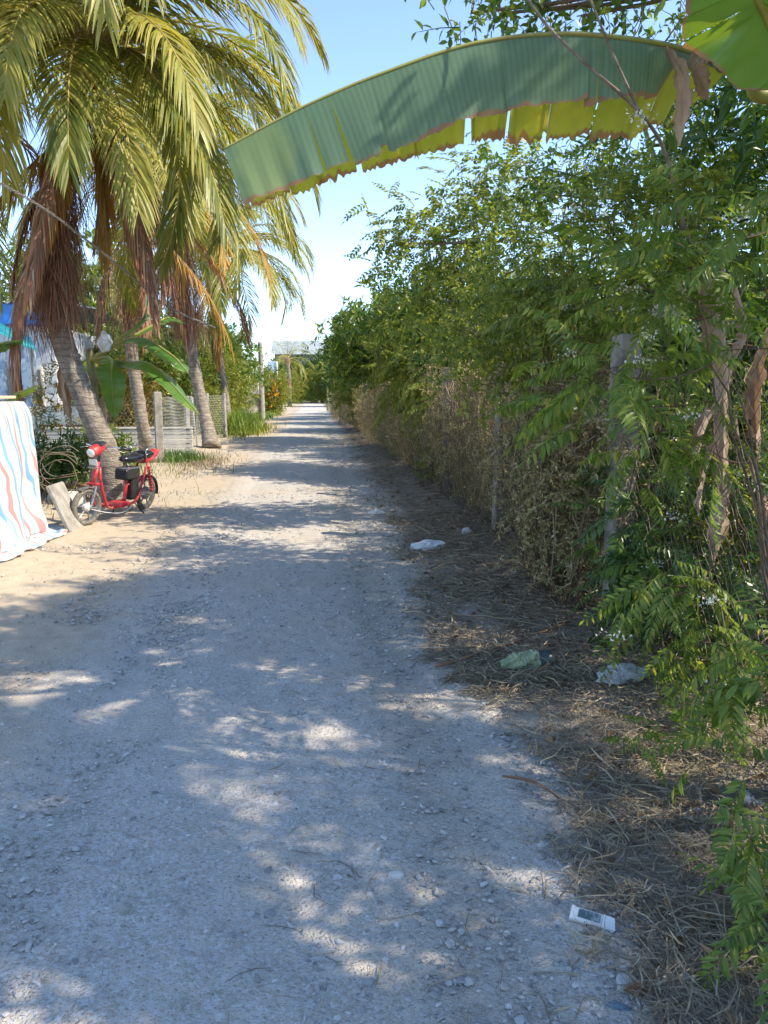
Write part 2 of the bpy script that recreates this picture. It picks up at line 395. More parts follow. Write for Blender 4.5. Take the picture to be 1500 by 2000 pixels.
def banana_mat(name, top=(.085, .175, .115), under=(.22, .27, .03), edge=(.24, .15, .09), tf=.35, gloss=.35):
    def ex(m, t, cur, mix, rgb, vec):
        N = t.nodes; L = t.links
        a = N.new('ShaderNodeAttribute'); a.attribute_name = 'uvw'
        sp = N.new('ShaderNodeSeparateXYZ'); L.new(a.outputs['Vector'], sp.inputs[0])
        g = N.new('ShaderNodeNewGeometry')
        # veins run across the blade: stripes along t (x), v is distance from midrib (y)
        cb = N.new('ShaderNodeCombineXYZ'); L.new(sp.outputs[0], cb.inputs[0])
        wv = N.new('ShaderNodeTexWave'); wv.inputs['Scale'].default_value = 32; wv.inputs['Distortion'].default_value = .4; wv.inputs['Detail'].default_value = 1
        L.new(cb.outputs[0], wv.inputs[0])
        nz = N.new('ShaderNodeTexNoise'); nz.inputs['Scale'].default_value = 7; nz.inputs['Detail'].default_value = 5
        L.new(vec, nz.inputs[0])
        under_ = mix(nz.outputs[0], rgb(under), rgb((under[0]*.55, under[1]*.8, under[2]*.8)))
        c = mix(sp.outputs[2], rgb(top), under_)
        w2 = N.new('ShaderNodeMath'); w2.operation = 'MULTIPLY'; L.new(wv.outputs[1], w2.inputs[0]); w2.inputs[1].default_value = .22
        c = mix(w2.outputs[0], c, rgb((top[0]*2.2, top[1]*1.8, top[2]*1.6)))
        nb = N.new('ShaderNodeTexNoise'); nb.inputs['Scale'].default_value = 2.2; nb.inputs['Detail'].default_value = 8; L.new(vec, nb.inputs[0])
        rb = N.new('ShaderNodeMapRange'); rb.inputs[1].default_value = .60; rb.inputs[2].default_value = .68; L.new(nb.outputs[0], rb.inputs[0])
        mb2 = N.new('ShaderNodeMath'); mb2.operation = 'MULTIPLY'; L.new(rb.outputs[0], mb2.inputs[0]); mb2.inputs[1].default_value = .45
        c = mix(mb2.outputs[0], c, rgb((top[0]*2.4, top[1]*1.7, top[2]*.9)))
        # dry margin
        ad = N.new('ShaderNodeMath'); ad.operation = 'MULTIPLY_ADD'; L.new(nz.outputs[0], ad.inputs[0]); ad.inputs[1].default_value = .34; L.new(sp.outputs[1], ad.inputs[2])
        r = N.new('ShaderNodeMapRange'); r.inputs[1].default_value = 1.10; r.inputs[2].default_value = 1.14; L.new(ad.outputs[0], r.inputs[0])
        c = mix(r.outputs[0], c, rgb(edge))
        return c
    m = mat(name, rough=gloss, spec=.45, extra=ex, trans=(2.6, 1.9, .7), tfac=tf, bump=(4, .15, .02))
    t = m.node_tree
    return m
M['banana'] = banana_mat('banana_blade', top=(.105, .19, .125), under=(.42, .40, .045), edge=(.25, .15, .085), tf=.42, gloss=.38)  # under: far half, sun glow through the blade painted in as yellow
M['banana_fresh'] = banana_mat('banana_blade_fresh', top=(.07, .17, .035), under=(.15, .26, .035), tf=.35)

# ------------------------------------------------------------------ leaf templates (+Y = along, +Z = up face)
def leaf_tpl(L=.1, W=.04, fold=.15, droop=.15):
    v = np.array([[0, 0, 0], [-W*.42, L*.28, W*fold], [0, L*.3, 0], [W*.42, L*.28, W*fold],
                  [-W*.5, L*.55, W*fold-droop*L*.3], [0, L*.58, -droop*L*.3], [W*.5, L*.55, W*fold-droop*L*.3], [0, L, -droop*L]])
    q = [[1, 2, 5, 4], [2, 3, 6, 5]]
    t = [[0, 2, 1], [0, 3, 2], [4, 5, 7], [5, 6, 7]]
    return v, np.array(q), np.array(t)
def leaf_lo(L=.1, W=.04, droop=.12):
    v = np.array([[0, 0, 0], [W*.5, L*.45, W*.1], [0, L, -droop*L], [-W*.5, L*.45, W*.1], [0, L*.48, -.02*L]])
    t = [[0, 1, 4], [1, 2, 4], [4, 2, 3], [0, 4, 3]]
    return v, None, np.array(t)
def merge(parts):
    V = []; Q = []; T = []; n = 0
    for v, q, t in parts:
        V.append(v)
        if q is not None and len(q): Q.append(np.asarray(q)+n)
        if t is not None and len(t): T.append(np.asarray(t)+n)
        n += len(v)
    return np.vstack(V), (np.vstack(Q) if Q else None), (np.vstack(T) if T else None)
def xf(tpl, Mx, p):
    v, q, t = tpl; return v @ np.asarray(Mx).T + np.asarray(p), q, t
def pinnate(L=.35, pairs=9, ll=.075, lw=.024, droop=.3, ang=62, hang=18, lo=False, r_=None, stem=.0016):
    r_ = r_ or rnd
    parts = []
    n = 9; s = np.linspace(0, 1, n)
    pts = np.stack([np.zeros(n), L*s, -droop*L*s**2], -1)
    m = MB(); m.tube(pts, np.linspace(stem*1.5, stem*.5, n), 3, cap=False)
    parts.append((m.v[0], m.q[0], None))
    for i in range(pairs):
        f = .2 + .78*i/(pairs-.5)
        p = np.array([0, L*f, -droop*L*f*f]); slope = math.atan2(-2*droop*f, 1)
        size = (.75+.5*math.sin(math.pi*min(1, f*1.02)))*r_.uniform(.88, 1.1)
        for sg in (-1, 1):
            tp = (leaf_lo if lo else leaf_tpl)(ll*size, lw*size)
            Rm = rotz(-sg*R(ang-20*f+r_.uniform(-7, 7))) @ rotx(-R(hang+r_.uniform(-9, 12))) @ roty(sg*R(r_.uniform(-12, 22)))
            parts.append(xf(tp, rotx(slope*.7) @ Rm, p + np.array([0, r_.uniform(-.006, .006)*L*5, 0])))
    tp = (leaf_lo if lo else leaf_tpl)(ll*.9, lw*.9)
    parts.append(xf(tp, rotx(math.atan2(-2*droop, 1)), pts[-1]))
    return merge(parts)
def spray(n=9, L=.28, ll=.08, lw=.035, lo=False, r_=None, whorl=False):
    """twig tip carrying simple leaves"""
    r_ = r_ or rnd; parts = []
    m = MB(); pts = np.array([[0, 0, 0], [.01*L, L*.5, .02*L], [0, L, -.02*L]]); m.tube(pts, [.0035, .0025, .0012], 3, cap=False)
    parts.append((m.v[0], m.q[0], None))
    for i in range(n):
        f = (.25+.75*i/(n-1)) if not whorl else r_.uniform(.8, 1)
        a = i*2.4 + r_.uniform(-.4, .4)
        el = r_.uniform(35, 75) if not whorl else r_.uniform(40, 100)
        Rm = roty(a) @ rotx(R(el)) 
        tp = (leaf_lo if lo else leaf_tpl)(ll*r_.uniform(.75, 1.15), lw*r_.uniform(.8, 1.1))
        parts.append(xf(tp, Rm @ roty(-a*1.0), [0, L*f, 0]))
    return merge(parts)

T_near = [pinnate(.38, 12, .070, .0175, .35, 62, 28), pinnate(.32, 10, .066, .017, .2, 66, 38), pinnate(.42, 13, .072, .0175, .5, 60, 22), pinnate(.24, 7, .06, .018, .15, 60, 30)]
T_pin = [pinnate(.26, 9, .05, .0155, .3, 60, 20, lo=True), pinnate(.22, 8, .05, .016, .15, 60, 30, lo=True)]
T_round = [pinnate(.2, 6, .034, .021, .2, 62, 10, lo=True), pinnate(.16, 5, .034, .022, .35, 62, 10, lo=True)]
T_simple = [spray(9, .22, .085, .035, lo=True), spray(8, .26, .08, .034, lo=True)]
T_mango = [spray(10, .22, .2, .05, lo=True, whorl=True), spray(9, .2, .18, .048, lo=True, whorl=True)]
T_citrus = [spray(8, .26, .075, .033), spray(7, .22, .08, .034)]
T_tiny = [spray(10, .2, .035, .018, lo=True), spray(9, .16, .04, .02, lo=True)]

# ------------------------------------------------------------------ plant maker
def plant(name, label, cat, base, stems, blobs, tpls, lmat, per=8, scale=1.0, stemmat=None, r0=.02, group=None,
          down=.25, jitter=.12, trunk='trunk', crown='crown', flowers=0, flmat=None, seed=0, limb_n=14, outward=.7, flat=0.0, twig_r=.004):
    g = np.random.default_rng(seed+100)
    root = thing(name, label, cat, base, group)
    ms = MB(); stem_pts = []
    for st in stems:
        P = spline(st, 14); P[1:-1] += g.normal(0, .012, (12, 3))*np.linspace(.5, 1.5, 12)[:, None]
        rr = np.linspace(1, .35, 14)*r0*g.uniform(.8, 1.1)
        ms.tube(P, rr, 7 if r0 > .03 else 5); stem_pts.append(P[3:])
    S = np.vstack(stem_pts)
    C = []
    for c, r, n in blobs:
        d = nrm(g.normal(size=(n, 3))); rad = g.uniform(.15, 1, (n, 1))**.5
        C.append(np.asarray(c) + d*rad*np.asarray(r)*g.uniform(.8, 1.12, (n, 1)))
    C = np.vstack(C); C = C[C[:, 2] > .04]
    # limbs
    L_ = C[g.choice(len(C), min(limb_n, len(C)), replace=False)]
    limbs = [S]
    for p in L_:
        k = np.argmin(((S-p)**2).sum(1) + np.maximum(0, S[:, 2]-p[2]+.05)**2*6)
        a = S[k]; mid = (a+p)/2 + np.array([0, 0, -.12])*np.linalg.norm(p-a) + g.normal(0, .04, 3)
        B = bez(a, mid, p, 8); ms.tube(B, np.linspace(r0*.45, r0*.15, 8), 4, cap=False); limbs.append(B[2:])
    A = np.vstack(limbs)
    for p in C:
        k = np.argmin(((A-p)**2).sum(1) + np.maximum(0, A[:, 2]-p[2])**2*2); a = A[k]
        mid = (a+p)/2 + g.normal(0, .03, 3) + np.array([0, 0, .05])*np.linalg.norm(p-a)
        ms.tube(bez(a, mid, p, 5), np.linspace(twig_r, twig_r*.4, 5), 3, cap=False)
    ctr = C.mean(0)
    mf = MB()
    N = len(C)*per
    pos = np.repeat(C, per, 0) + g.normal(0, jitter, (N, 3))
    d = g.normal(size=(N, 3)); d = nrm(d) + outward*nrm(pos-ctr) + np.array([0, 0, -down]); d[:, 2] *= (1-flat)
    roll = g.normal(0, .5, N)
    Mx = frames(d, roll=roll)*(g.uniform(.7, 1.25, N)*scale)[:, None, None]
    pos[:, 2] = np.maximum(pos[:, 2], .03)
    kind = g.integers(0, len(tpls), N)
    for i, tp in enumerate(tpls):
        s_ = kind == i
        if s_.any(): mf.inst(tp, Mx[s_], pos[s_])
    sm = stemmat or M['bark']
    if len(C) > 0:
        ms.build(trunk, sm, root, smooth=True)
        mf.build(crown, lmat, root)
    if flowers:
        fl = MB(); tp = leaf_lo(.017, .011)
        heads = C[g.choice(len(C), min(flowers, len(C)), replace=False)] + g.normal(0, .1, (min(flowers, len(C)), 3)) + np.array([0, 0, .06])
        for hd_ in heads:
            fl = MB(); P_ = hd_ + g.normal(0, 1, (26, 3))*np.array([.032, .032, .012])
            fl.inst(tp, frames(g.normal(size=(26, 3)) + [0, 0, .6]), P_)
            fl.build('flower_cluster', flmat or M['petal'], root)
    return root

def stemset(base, n, h, spread, g, lean=(0, 0)):
    out = []
    for i in range(n):
        a = g.uniform(0, 6.28); s_ = spread*g.uniform(.3, 1)
        b = np.array(base) + np.array([math.cos(a), math.sin(a), 0])*.08*g.uniform(.2, 1)*min(1, n/4)
        tip = b + np.array([math.cos(a)*s_+lean[0], math.sin(a)*s_+lean[1], h*g.uniform(.8, 1)])
        mid = (b+tip)/2 + np.array([-math.cos(a), -math.sin(a), 0])*s_*.2
        out.append([b, mid, tip])
    return out

# ================================================================== GROUND AND ROAD
def axis(lo, hi, fine_lo, fine_hi, step, grow):
    a = list(np.arange(fine_lo, fine_hi, step))
    x = fine_hi; s_ = step
    while x < hi: a.append(x); s_ *= grow; x += s_
    a.append(hi)
    x = fine_lo; s_ = step; b = []
    while x > lo: s_ *= grow; x -= s_; b.append(max(x, lo))
    return np.array(sorted(set(b + a)))
gx = axis(-900, 900, -3.6, 3.0, .045, 1.12)
gy = axis(-60, 1800, 1.0, 5.0, .035, 1.03)
X, Y = np.meshgrid(gx, gy, indexing='ij')
mb = MB(); mb.grid(np.stack([X, Y, gz(X, Y)], -1)[:, ::-1])
ground = mb.build('ground', M['soil'], smooth=True)
tag(ground, kind='structure', label='sandy earth with dry ground on both sides of the lane', cat='ground')
rx = np.arange(-1.75, 1.0, .03); ry = axis(-20, 135, 1.0, 5.0, .03, 1.028)
X, Y = np.meshgrid(rx, ry, indexing='ij')
edge = np.minimum(X-rx[0], rx[-1]-X)
Z = gz(X, Y) + .004 - .03*sstep(.35, 0, edge + .35*vnoise(X, Y, 2.2, 8)) + .004*vnoise(X, Y, 31, 9)
# wheel ruts
rut = np.exp(-((X-.42)/.13)**2) + np.exp(-((X+.95)/.15)**2)
Z = Z - .012*rut*(1-sstep(20, 40, Y)) + .006
mb = MB(); mb.grid(np.stack([X, Y, Z], -1)[:, ::-1])
road = mb.build('road', M['soil'], smooth=True)
tag(road, kind='structure', label='grey gravel lane running straight away from the viewer', cat='road')
def rz(x, y):
    return gz(x, y) + .006 + .004 if -1.5 < x < .8 else gz(x, y)

# gravel
def ico():
    p = (1+5**.5)/2
    v = np.array([[-1, p, 0], [1, p, 0], [-1, -p, 0], [1, -p, 0], [0, -1, p], [0, 1, p], [0, -1, -p], [0, 1, -p], [p, 0, -1], [p, 0, 1], [-p, 0, -1], [-p, 0, 1]])/1.9
    f = [[0, 11, 5], [0, 5, 1], [0, 1, 7], [0, 7, 10], [0, 10, 11], [1, 5, 9], [5, 11, 4], [11, 10, 2], [10, 7, 6], [7, 1, 8], [3, 9, 4], [3, 4, 2], [3, 2, 6], [3, 6, 8], [3, 8, 9], [4, 9, 5], [2, 4, 11], [6, 2, 10], [8, 6, 7], [9, 8, 1]]
    return v, np.array(f)
iv, if_ = ico()
stones_t = []
for k in range(7):
    g = np.random.default_rng(k); v = iv*g.uniform(.65, 1.25, (12, 1)) + g.normal(0, .12, (12, 3)); v = v*np.array([1, g.uniform(.6, .9), g.uniform(.35, .6)])
    stones_t.append((v, None, if_))
def scatter_stones(n, fx, fy, smin, smax, power, seed):
    g = np.random.default_rng(seed); x = fx(g, n); y = fy(g, n)
    s_ = smin*(1-g.uniform(0, 1, n)*(1-(smin/smax)**power))**(-1/power)
    z = gz(x, y) + .008 + s_*.12
    A = frames(np.stack([g.normal(size=n), g.normal(size=n), g.normal(0, .2, n)], -1))*s_[:, None, None]
    P_ = np.stack([x, y, z], -1); k = g.integers(0, 7, n)
    return A, P_, k
mb = MB()
for (n, x0, x1, y0, y1, a, b_, pw, sd) in ((24000, -3.2, .95, .9, 5.5, .005, .019, 2.3, 1), (9000, -3.0, 1.0, 4.5, 12, .007, .024, 2.4, 2), (3500, -1.6, 1.0, 11, 30, .009, .02, 2.6, 3), (2800, .7, 2.2, 1, 6, .005, .024, 1.6, 4), (420, -4.2, -1.4, 4, 12, .005, .018, 2.4, 5)):
    def fx(g, n): 
        return np.clip(g.uniform(x0, x1, n) , x0, x1)
    def fy(g, n): return y0*(y1/y0)**g.uniform(0, 1, n)
    A, P_, k = scatter_stones(n, fx, fy, a, b_, pw, sd)
    # clumpy: thin out with noise
    keep = (vnoise(P_[:, 0], P_[:, 1], 1.7, 12) + .6*vnoise(P_[:, 0], P_[:, 1], .6, 13) + np.random.default_rng(sd).uniform(-.6, .6, n)) > -.15
    if sd == 1: keep &= (P_[:, 0] > -1.7) | (np.random.default_rng(3).uniform(0, 1, n) < .3)
    for i in range(7):
        s_ = (k == i) & keep; mb.inst(stones_t[i], A[s_], P_[s_])
tag(mb.build('gravel', M['stone']), 'loose grey gravel stones scattered over the lane', 'gravel', kind='stuff')

def rock(name, label, px, py, size, m_, seed, flat=.55, cat='stone', n=2, group=None):
    g = np.random.default_rng(seed)
    import bmesh
    bm = bmesh.new(); bmesh.ops.create_icosphere(bm, subdivisions=n, radius=1)
    dirs = nrm(g.normal(size=(9, 3))); h = g.uniform(.62, .9, 9)
    V = np.array([v.co[:] for v in bm.verts])
    for d_, hh in zip(dirs, h):     # chop facets
        k = V @ d_; over = np.maximum(0, k-hh); V = V - over[:, None]*d_
    V = V*np.array([1, g.uniform(.6, .85), flat])*size
    V = V @ rotz(g.uniform(0, 6)).T
    p = gp(px, py); p[2] = gz(p[0], p[1]) + size*flat*.45
    T_ = np.array([[v.index for v in f.verts] for f in bm.faces]); bm.free()
    m = MB(); m.add(V+p, None, T_)
    return tag(m.build(name, m_, loc=p - [0, 0, size*flat*.45]), label, cat, group)
rock('stone', 'pale angular stone lying alone on the lane left of the straw', 775, 1712, .031, M['concrete_pale'], 1)
rock('stone', 'blue-grey flat stone on the straw above the crushed carton', 1078, 1656, .034, M['concrete'], 2, .3)
rock('stone', 'small dark block stone touching the flat stone on the straw', 1058, 1676, .026, M['concrete'], 3, .6)
rock('stone', 'flat grey stone half buried near the lower edge of the straw verge', 1218, 1922, .036, M['concrete_pale'], 4, .35)
rock('stone', 'rounded grey stone in the lane near the bottom middle', 355, 1968, .022, M['concrete'], 5)
rock('stone', 'long low grey stone at the left of the lane in shade', 244, 1782, .032, M['concrete'], 6, .45)
rock('stone', 'small brown stone beside the crushed carton', 1072, 1795, .026, M['concrete'], 8, .5)
rock('stone', 'whitish round stone at the foot of the second fence post', 911, 1056, .055, M['concrete_pale'], 9, .9)
rock('stone', 'pale small stone in the dark at the right under the shrub', 1458, 1580, .026, M['white_dirty'], 10, .7)
rock('stone', 'grey stone on the straw below the plastic bag', 998, 1412, .03, M['concrete'], 12, .6)

# straw and leaf litter on the right verge
def ribbons(n, g, pos, L, W, zj, curl=.5, tilt=.15):
    """curved flat strips with 4 cross sections"""
    a = g.uniform(0, 2*math.pi, n); d = np.stack([np.cos(a), np.sin(a), g.normal(0, tilt, n)], -1); d = nrm(d)
    sd = np.stack([-d[:, 1], d[:, 0], np.zeros(n)], -1)
    cv = g.normal(0, curl, n)
    V = []
    for k, f in enumerate((-.5, -.18, .18, .5)):
        c = pos + d*(f*L)[:, None] + sd*(cv*L*(f*f))[:, None]
        c = c + np.array([0, 0, 1.])*(g.normal(0, 1, n)*zj*.4)[:, None]
        ww = W*(1 if k in (1, 2) else .45)
        tw = g.normal(0, .3, n)
        o = sd*(ww/2)[:, None] + np.stack([0*ww, 0*ww, ww*tw], -1)
        V += [c-o, c+o]
    V = np.stack(V, 1)
    q = np.array([[0, 1, 3, 2], [2, 3, 5, 4], [4, 5, 7, 6]])
    Q = (np.arange(n)*8)[:, None, None] + q[None]
    return V.reshape(-1, 3), Q.reshape(-1, 4)
def litter_mask(x, y):
    e = .78 + .30*vnoise(x, y, 1.0, 21) + .22*vnoise(x, y, 3.5, 22) + .25*vnoise(x, y, 11, 23)
    return x > e
g = np.random.default_rng(5)
mb = MB()
for (n, y0, y1, l0, l1, w0, w1) in ((46000, .8, 4.2, .04, .28, .0015, .005), (22000, 3.6, 9, .06, .34, .0025, .007), (8000, 8, 26, .1, .4, .004, .010)):
    x = g.uniform(.2, 2.6, n); y = y0*(y1/y0)**g.uniform(0, 1, n)
    k = litter_mask(x, y) & (g.uniform(0, 1, n) < .42 + .9*(vnoise(x, y, 2.4, 31)+.25))
    x, y = x[k], y[k]; n = len(x)
    L_ = g.uniform(l0, l1, n)*g.uniform(.4, 1, n); W_ = g.uniform(w0, w1, n)
    z = gz(x, y) + .012 + g.exponential(.012, n)
    V, Q = ribbons(n, g, np.stack([x, y, z], -1), L_, W_, .012)
    mb.add(V, Q)
# stray straws on the lane and shoulder
n = 1500; x = np.concatenate([g.normal(.35, .35, 900), g.uniform(-3.6, -1.2, 600)]); y = np.concatenate([g.uniform(.9, 12, 900), g.uniform(5, 14, 600)])
V, Q = ribbons(n, g, np.stack([x, y, gz(x, y)+.014], -1), g.uniform(.03, .16, n), g.uniform(.0015, .004, n), .004); mb.add(V, Q)
tag(mb.build('dry_straw', M['straw']), 'dry straw and thin dead stems covering the right verge', 'straw', kind='stuff')
mb = MB(); n = 1500
x = g.uniform(.7, 3.5, n); y = 1.0*(24)**g.uniform(0, 1, n); k = litter_mask(x, y); x, y = x[k], y[k]; n = len(x)
mb.inst(leaf_tpl(.07, .034, .5, .3), frames(np.stack([g.normal(size=n), g.normal(size=n), g.normal(0, .3, n)], -1), roll=g.normal(0, .7, n))*g.uniform(.35, 1.0, n)[:, None, None], np.stack([x, y, gz(x, y)+.022], -1))
tag(mb.build('leaf_litter', M['deadleaf']), 'brown fallen leaves lying among the straw below the fence', 'dead leaves', kind='stuff')

def stick(name, label, pts, r, m_, cat='stick', group=None):
    P_ = spline([gp(*p[:2]) + np.array([0, 0, (p[2] if len(p) > 2 else .03)]) for p in pts], 16)
    P_[:, 2] += gz(P_[:, 0], P_[:, 1])
    m = MB(); m.tube(P_, np.linspace(r, r*.4, 16), 5)
    return tag(m.build(name, m_, smooth=True, loc=P_[0]), label, cat, group)
stick('dead_branch', 'long thin dead branch across the straw before the nearest fence post', [(885, 1212, .05), (960, 1225, .06), (1080, 1248, .05)], .006, M['drystem'])
stick('dead_branch', 'forked twig crossing the long branch on the straw', [(1030, 1200, .12), (985, 1248, .04), (965, 1275, .03)], .005, M['drystem'])
stick('palm_stalk', 'orange brown palm stalk in a sunlit strip of straw', [(850, 1306, .03), (950, 1282, .04), (1110, 1240, .04)], .010, M['rachis_br'], 'stalk')
stick('dead_branch', 'bent brown branch lying below the plastic jar', [(1030, 1335, .03), (1085, 1310, .04), (1130, 1290, .03)], .007, M['drystem'])
mb = MB()
c = spline([gp(980, 1532)+[0, 0, .04], gp(1040, 1548)+[0, 0, .05], gp(1100, 1572)+[0, 0, .02]], 12); c[:, 2] += gz(c[:, 0], c[:, 1])
wv = np.sin(np.linspace(.15, math.pi-.1, 12))*.02
mb.grid(np.stack([c+np.array([0, 1, 0])*wv[:, None], c+[0, 0, -.008], c-np.array([0, 1, 0])*wv[:, None]], 1))
tag(mb.build('dried_sheath', M['rachis_br'], loc=c[0]), 'curled reddish brown dried leaf sheath on the straw', 'dry leaf')

# ================================================================== LITTER OBJECTS ON THE VERGE
# crushed cigarette-size carton
p = gp(1148, 1805); p[2] = gz(p[0], p[1]) + .022
root = thing('crushed_carton', 'crushed white carton with dark panel and open torn end on the straw', 'carton', p)
Rm = rotz(R(-32)) @ rotx(R(28)); 
mb = MB(); mb.box(p, (.082, .038, .022), Rm, bev=.002); mb.build('box', M['white_dirty'], root)
mb = MB(); mb.box(p + Rm@np.array([.004, .003, .0118]), (.062, .024, .0012), Rm); mb.build('front_panel', mat('carton_print', (.07, .11, .12), c2=(.25, .3, .3), nscale=60, lo=.5, hi=.6), root)
mb = MB(); mb.box(p + Rm@np.array([-.0445, .001, .0]), (.010, .042, .024), Rm, bev=.002); mb.build('lid', M['white_dirty'], root)
mb = MB(); mb.add([p+Rm@np.array(a) for a in ((.041, -.019, -.011), (.041, -.019, .011), (.041, .019, .011), (.078, -.014, .004), (.072, .016, .012), (.055, -.03, -.004), (.06, .0, -.012))],
                  None, [[0, 1, 3], [1, 2, 4], [1, 4, 3], [0, 3, 5], [0, 6, 5], [3, 6, 5], [3, 4, 6]]); mb.build('torn_flap', M['whitebag'], root)
mb = MB()
for k in range(4): mb.box(p + Rm@np.array([.0 + k*.0062, -.0196, .0]), (.0035, .0012, .009), Rm)
mb.build('printed_mark', M['black'], root)

def creases(V, g_, amp=.5, n=16):
    h = 0
    for k in range(n):
        f_ = nrm(g_.normal(size=3))*g_.uniform(1.5, 7); h = h + (np.abs(np.sin(V@f_ + g_.uniform(0, 6)))-.5)*g_.uniform(.3, 1)/np.linalg.norm(f_)
    return V*(1+amp*h)[:, None] + np.stack([np.sin(V[:, 1]*9+V[:, 2]*5), np.sin(V[:, 2]*11+1), np.sin(V[:, 0]*10+2)], -1)*.05
def crumple(name, label, cat, px, py, size, m_, seed, flat=.5, elong=1.4, lift=0):
    import bmesh
    g_ = np.random.default_rng(seed); bm = bmesh.new(); bmesh.ops.create_icosphere(bm, subdivisions=5, radius=1)
    V = np.array([v.co[:] for v in bm.verts]); T_ = np.array([[v.index for v in f.verts] for f in bm.faces]); bm.free()
    V = creases(V, g_, .75)*np.array([elong, .85, flat])*size + g_.normal(0, size*.02, V.shape)
    V = V @ rotz(g_.uniform(-.6, .6)).T
    p = gp(px, py); p[2] = gz(p[0], p[1]) + lift
    V[:, 2] = np.maximum(V[:, 2] + size*flat*.7, 0.0)
    m = MB(); m.add(V+p, None, T_)
    return tag(m.build(name, m_, loc=p), label, cat)
crumple('plastic_bag', 'crumpled clear plastic bag on the straw at the foot of the shrub', 'plastic bag', 1215, 1350, .075, M['plasticbag'], 3, .45, 1.5, .01)
crumple('plastic_bag', 'bright white plastic bag at the road edge beside the round stone', 'plastic bag', 838, 1074, .085, M['whitebag'], 5, .5, 1.5)
crumple('plastic_bag', 'tiny white scrap of bag lying on the road edge further along', 'plastic bag', 735, 1005, .05, M['white_dirty'], 6, .5, 1.3)
crumple('plastic_scrap', 'blue twisted film scrap on the straw left of the carton', 'plastic scrap', 1045, 1762, .014, M['bluefilm'], 7, .3, 1.9)
crumple('plastic_scrap', 'blue film shred at the bottom right corner of the lane', 'plastic scrap', 1205, 1966, .011, M['bluefilm'], 8, .3, 2.4)
crumple('plastic_scrap', 'small blue shred standing just left of the carton corner', 'plastic scrap', 1090, 1815, .008, M['bluefilm'], 9, .8, 1.0)
# plastic jar wrapped in faded green bag
p = gp(1040, 1312); p[2] = gz(p[0], p[1]) + .05
root = thing('plastic_jar', 'dark plastic jar lying on its side with a faded green bag round its neck', 'jar', p)
ax = nrm(np.array([1, .12, .03]))
mb = MB(); s_ = np.linspace(0, 1, 12); mb.tube(p + ax*(s_*.13)[:, None], .05*np.array([.9, 1, 1.02, 1, .98, 1, 1.02, 1, .96, .85, .6, .1]), 16); mb.build('jar_body', M['darkgreen'], root, smooth=True)
mb = MB(); g = np.random.default_rng(8); s_ = np.linspace(-.19, .02, 22); rr = np.interp(s_, [-.19, -.14, -.1, -.02, .02], [.02, .03, .05, .047, .058])
c = p + ax*s_[:, None]; V = []
A = np.cross(ax, [0, 0, 1]); B = np.cross(ax, A)
for k in range(28):
    th = k/28*6.283; V.append(c + ((rr*(1+.12*np.sin(th*5+s_*60)+.08*g.normal(size=22)))[:, None])*(A*math.cos(th)+B*math.sin(th)))
mb.grid(np.stack(V, 1), wrap=True); mb.build('bag', M['greenbag'], root)

# ================================================================== PALMS
def frond(base, az, el, L, droop, mats, parent, leaf=.75, n=62, hang=1.0, seed=0, name='frond', width=.030, roll=0., start=.14, spread=.8):
    g = np.random.default_rng(seed)
    k = 22; s_ = np.linspace(0, 1, k); e = el - droop*s_**1.25
    azz = az + g.normal(0, .08)*s_
    d = np.stack([np.cos(azz)*np.cos(e), np.sin(azz)*np.cos(e), np.sin(e)], -1)
    P_ = np.array(base) + np.cumsum(np.vstack([np.zeros(3), d[:-1]*L/(k-1)]), 0)
    m = MB(); m.tube(P_, np.interp(s_, [0, .1, .4, 1], [.045, .028, .017, .004]), 6, mi=1)
    f = np.concatenate([np.linspace(start, .995, n)]*2) + g.normal(0, .003, 2*n); f = np.clip(f, 0, 1)
    sg = np.repeat([-1., 1.], n)
    p0 = np.stack([np.interp(f, s_, P_[:, i]) for i in range(3)], -1)
    T = nrm(np.stack([np.interp(f, s_, d[:, i]) for i in range(3)], -1))
    side = nrm(np.cross(T, np.array([0, 0, 1.]) + .001)); nor = np.cross(side, T)
    if roll: side, nor = side*math.cos(roll)+nor*math.sin(roll), nor*math.cos(roll)-side*math.sin(roll)
    fan = (1.15-.75*f)*spread/.8                       # splay angle narrows toward the tip
    d0 = side*sg[:, None]*np.sin(fan)[:, None] + T*np.cos(fan)[:, None]*1.0 + nor*.22 + g.normal(0, .06, (2*n, 3))
    d0 = nrm(d0)
    ln = leaf*np.interp(f, [0, .2, .45, .8, 1], [.45, .85, 1, .8, .4])*g.uniform(.88, 1.08, 2*n)
    V = []; pos = p0.copy(); S = 5
    wn = nrm(np.cross(d0, nor + g.normal(0, .35, (2*n, 3))))
    for i in range(S):
        ww = width*np.array([.55, 1, .9, .6, .06])[i]/2
        V += [pos-wn*ww, pos+wn*ww]
        dd = nrm(d0 + np.array([0, 0, -1.])*(hang*(i+.4)*.36)*g.uniform(.7, 1.3, (2*n, 1)))
        pos = pos + dd*(ln/(S-1))[:, None]
    V = np.stack(V, 1); q = np.array([[2*i, 2*i+1, 2*i+3, 2*i+2] for i in range(S-1)])
    Q = (np.arange(2*n)*2*S)[:, None, None] + q[None]
    m.add(V.reshape(-1, 3), Q.reshape(-1, 4), None, 0)
    return m.build(name, mats, parent)
G_ = lambda: [M['palm_green'], M['rachis']]
Y_ = lambda: [M['palm_sunlit'], M['rachis']]
O_ = lambda: [M['palm_orange'], M['rachis_br']]
B_ = lambda: [M['palm_brown'], M['rachis_br']]
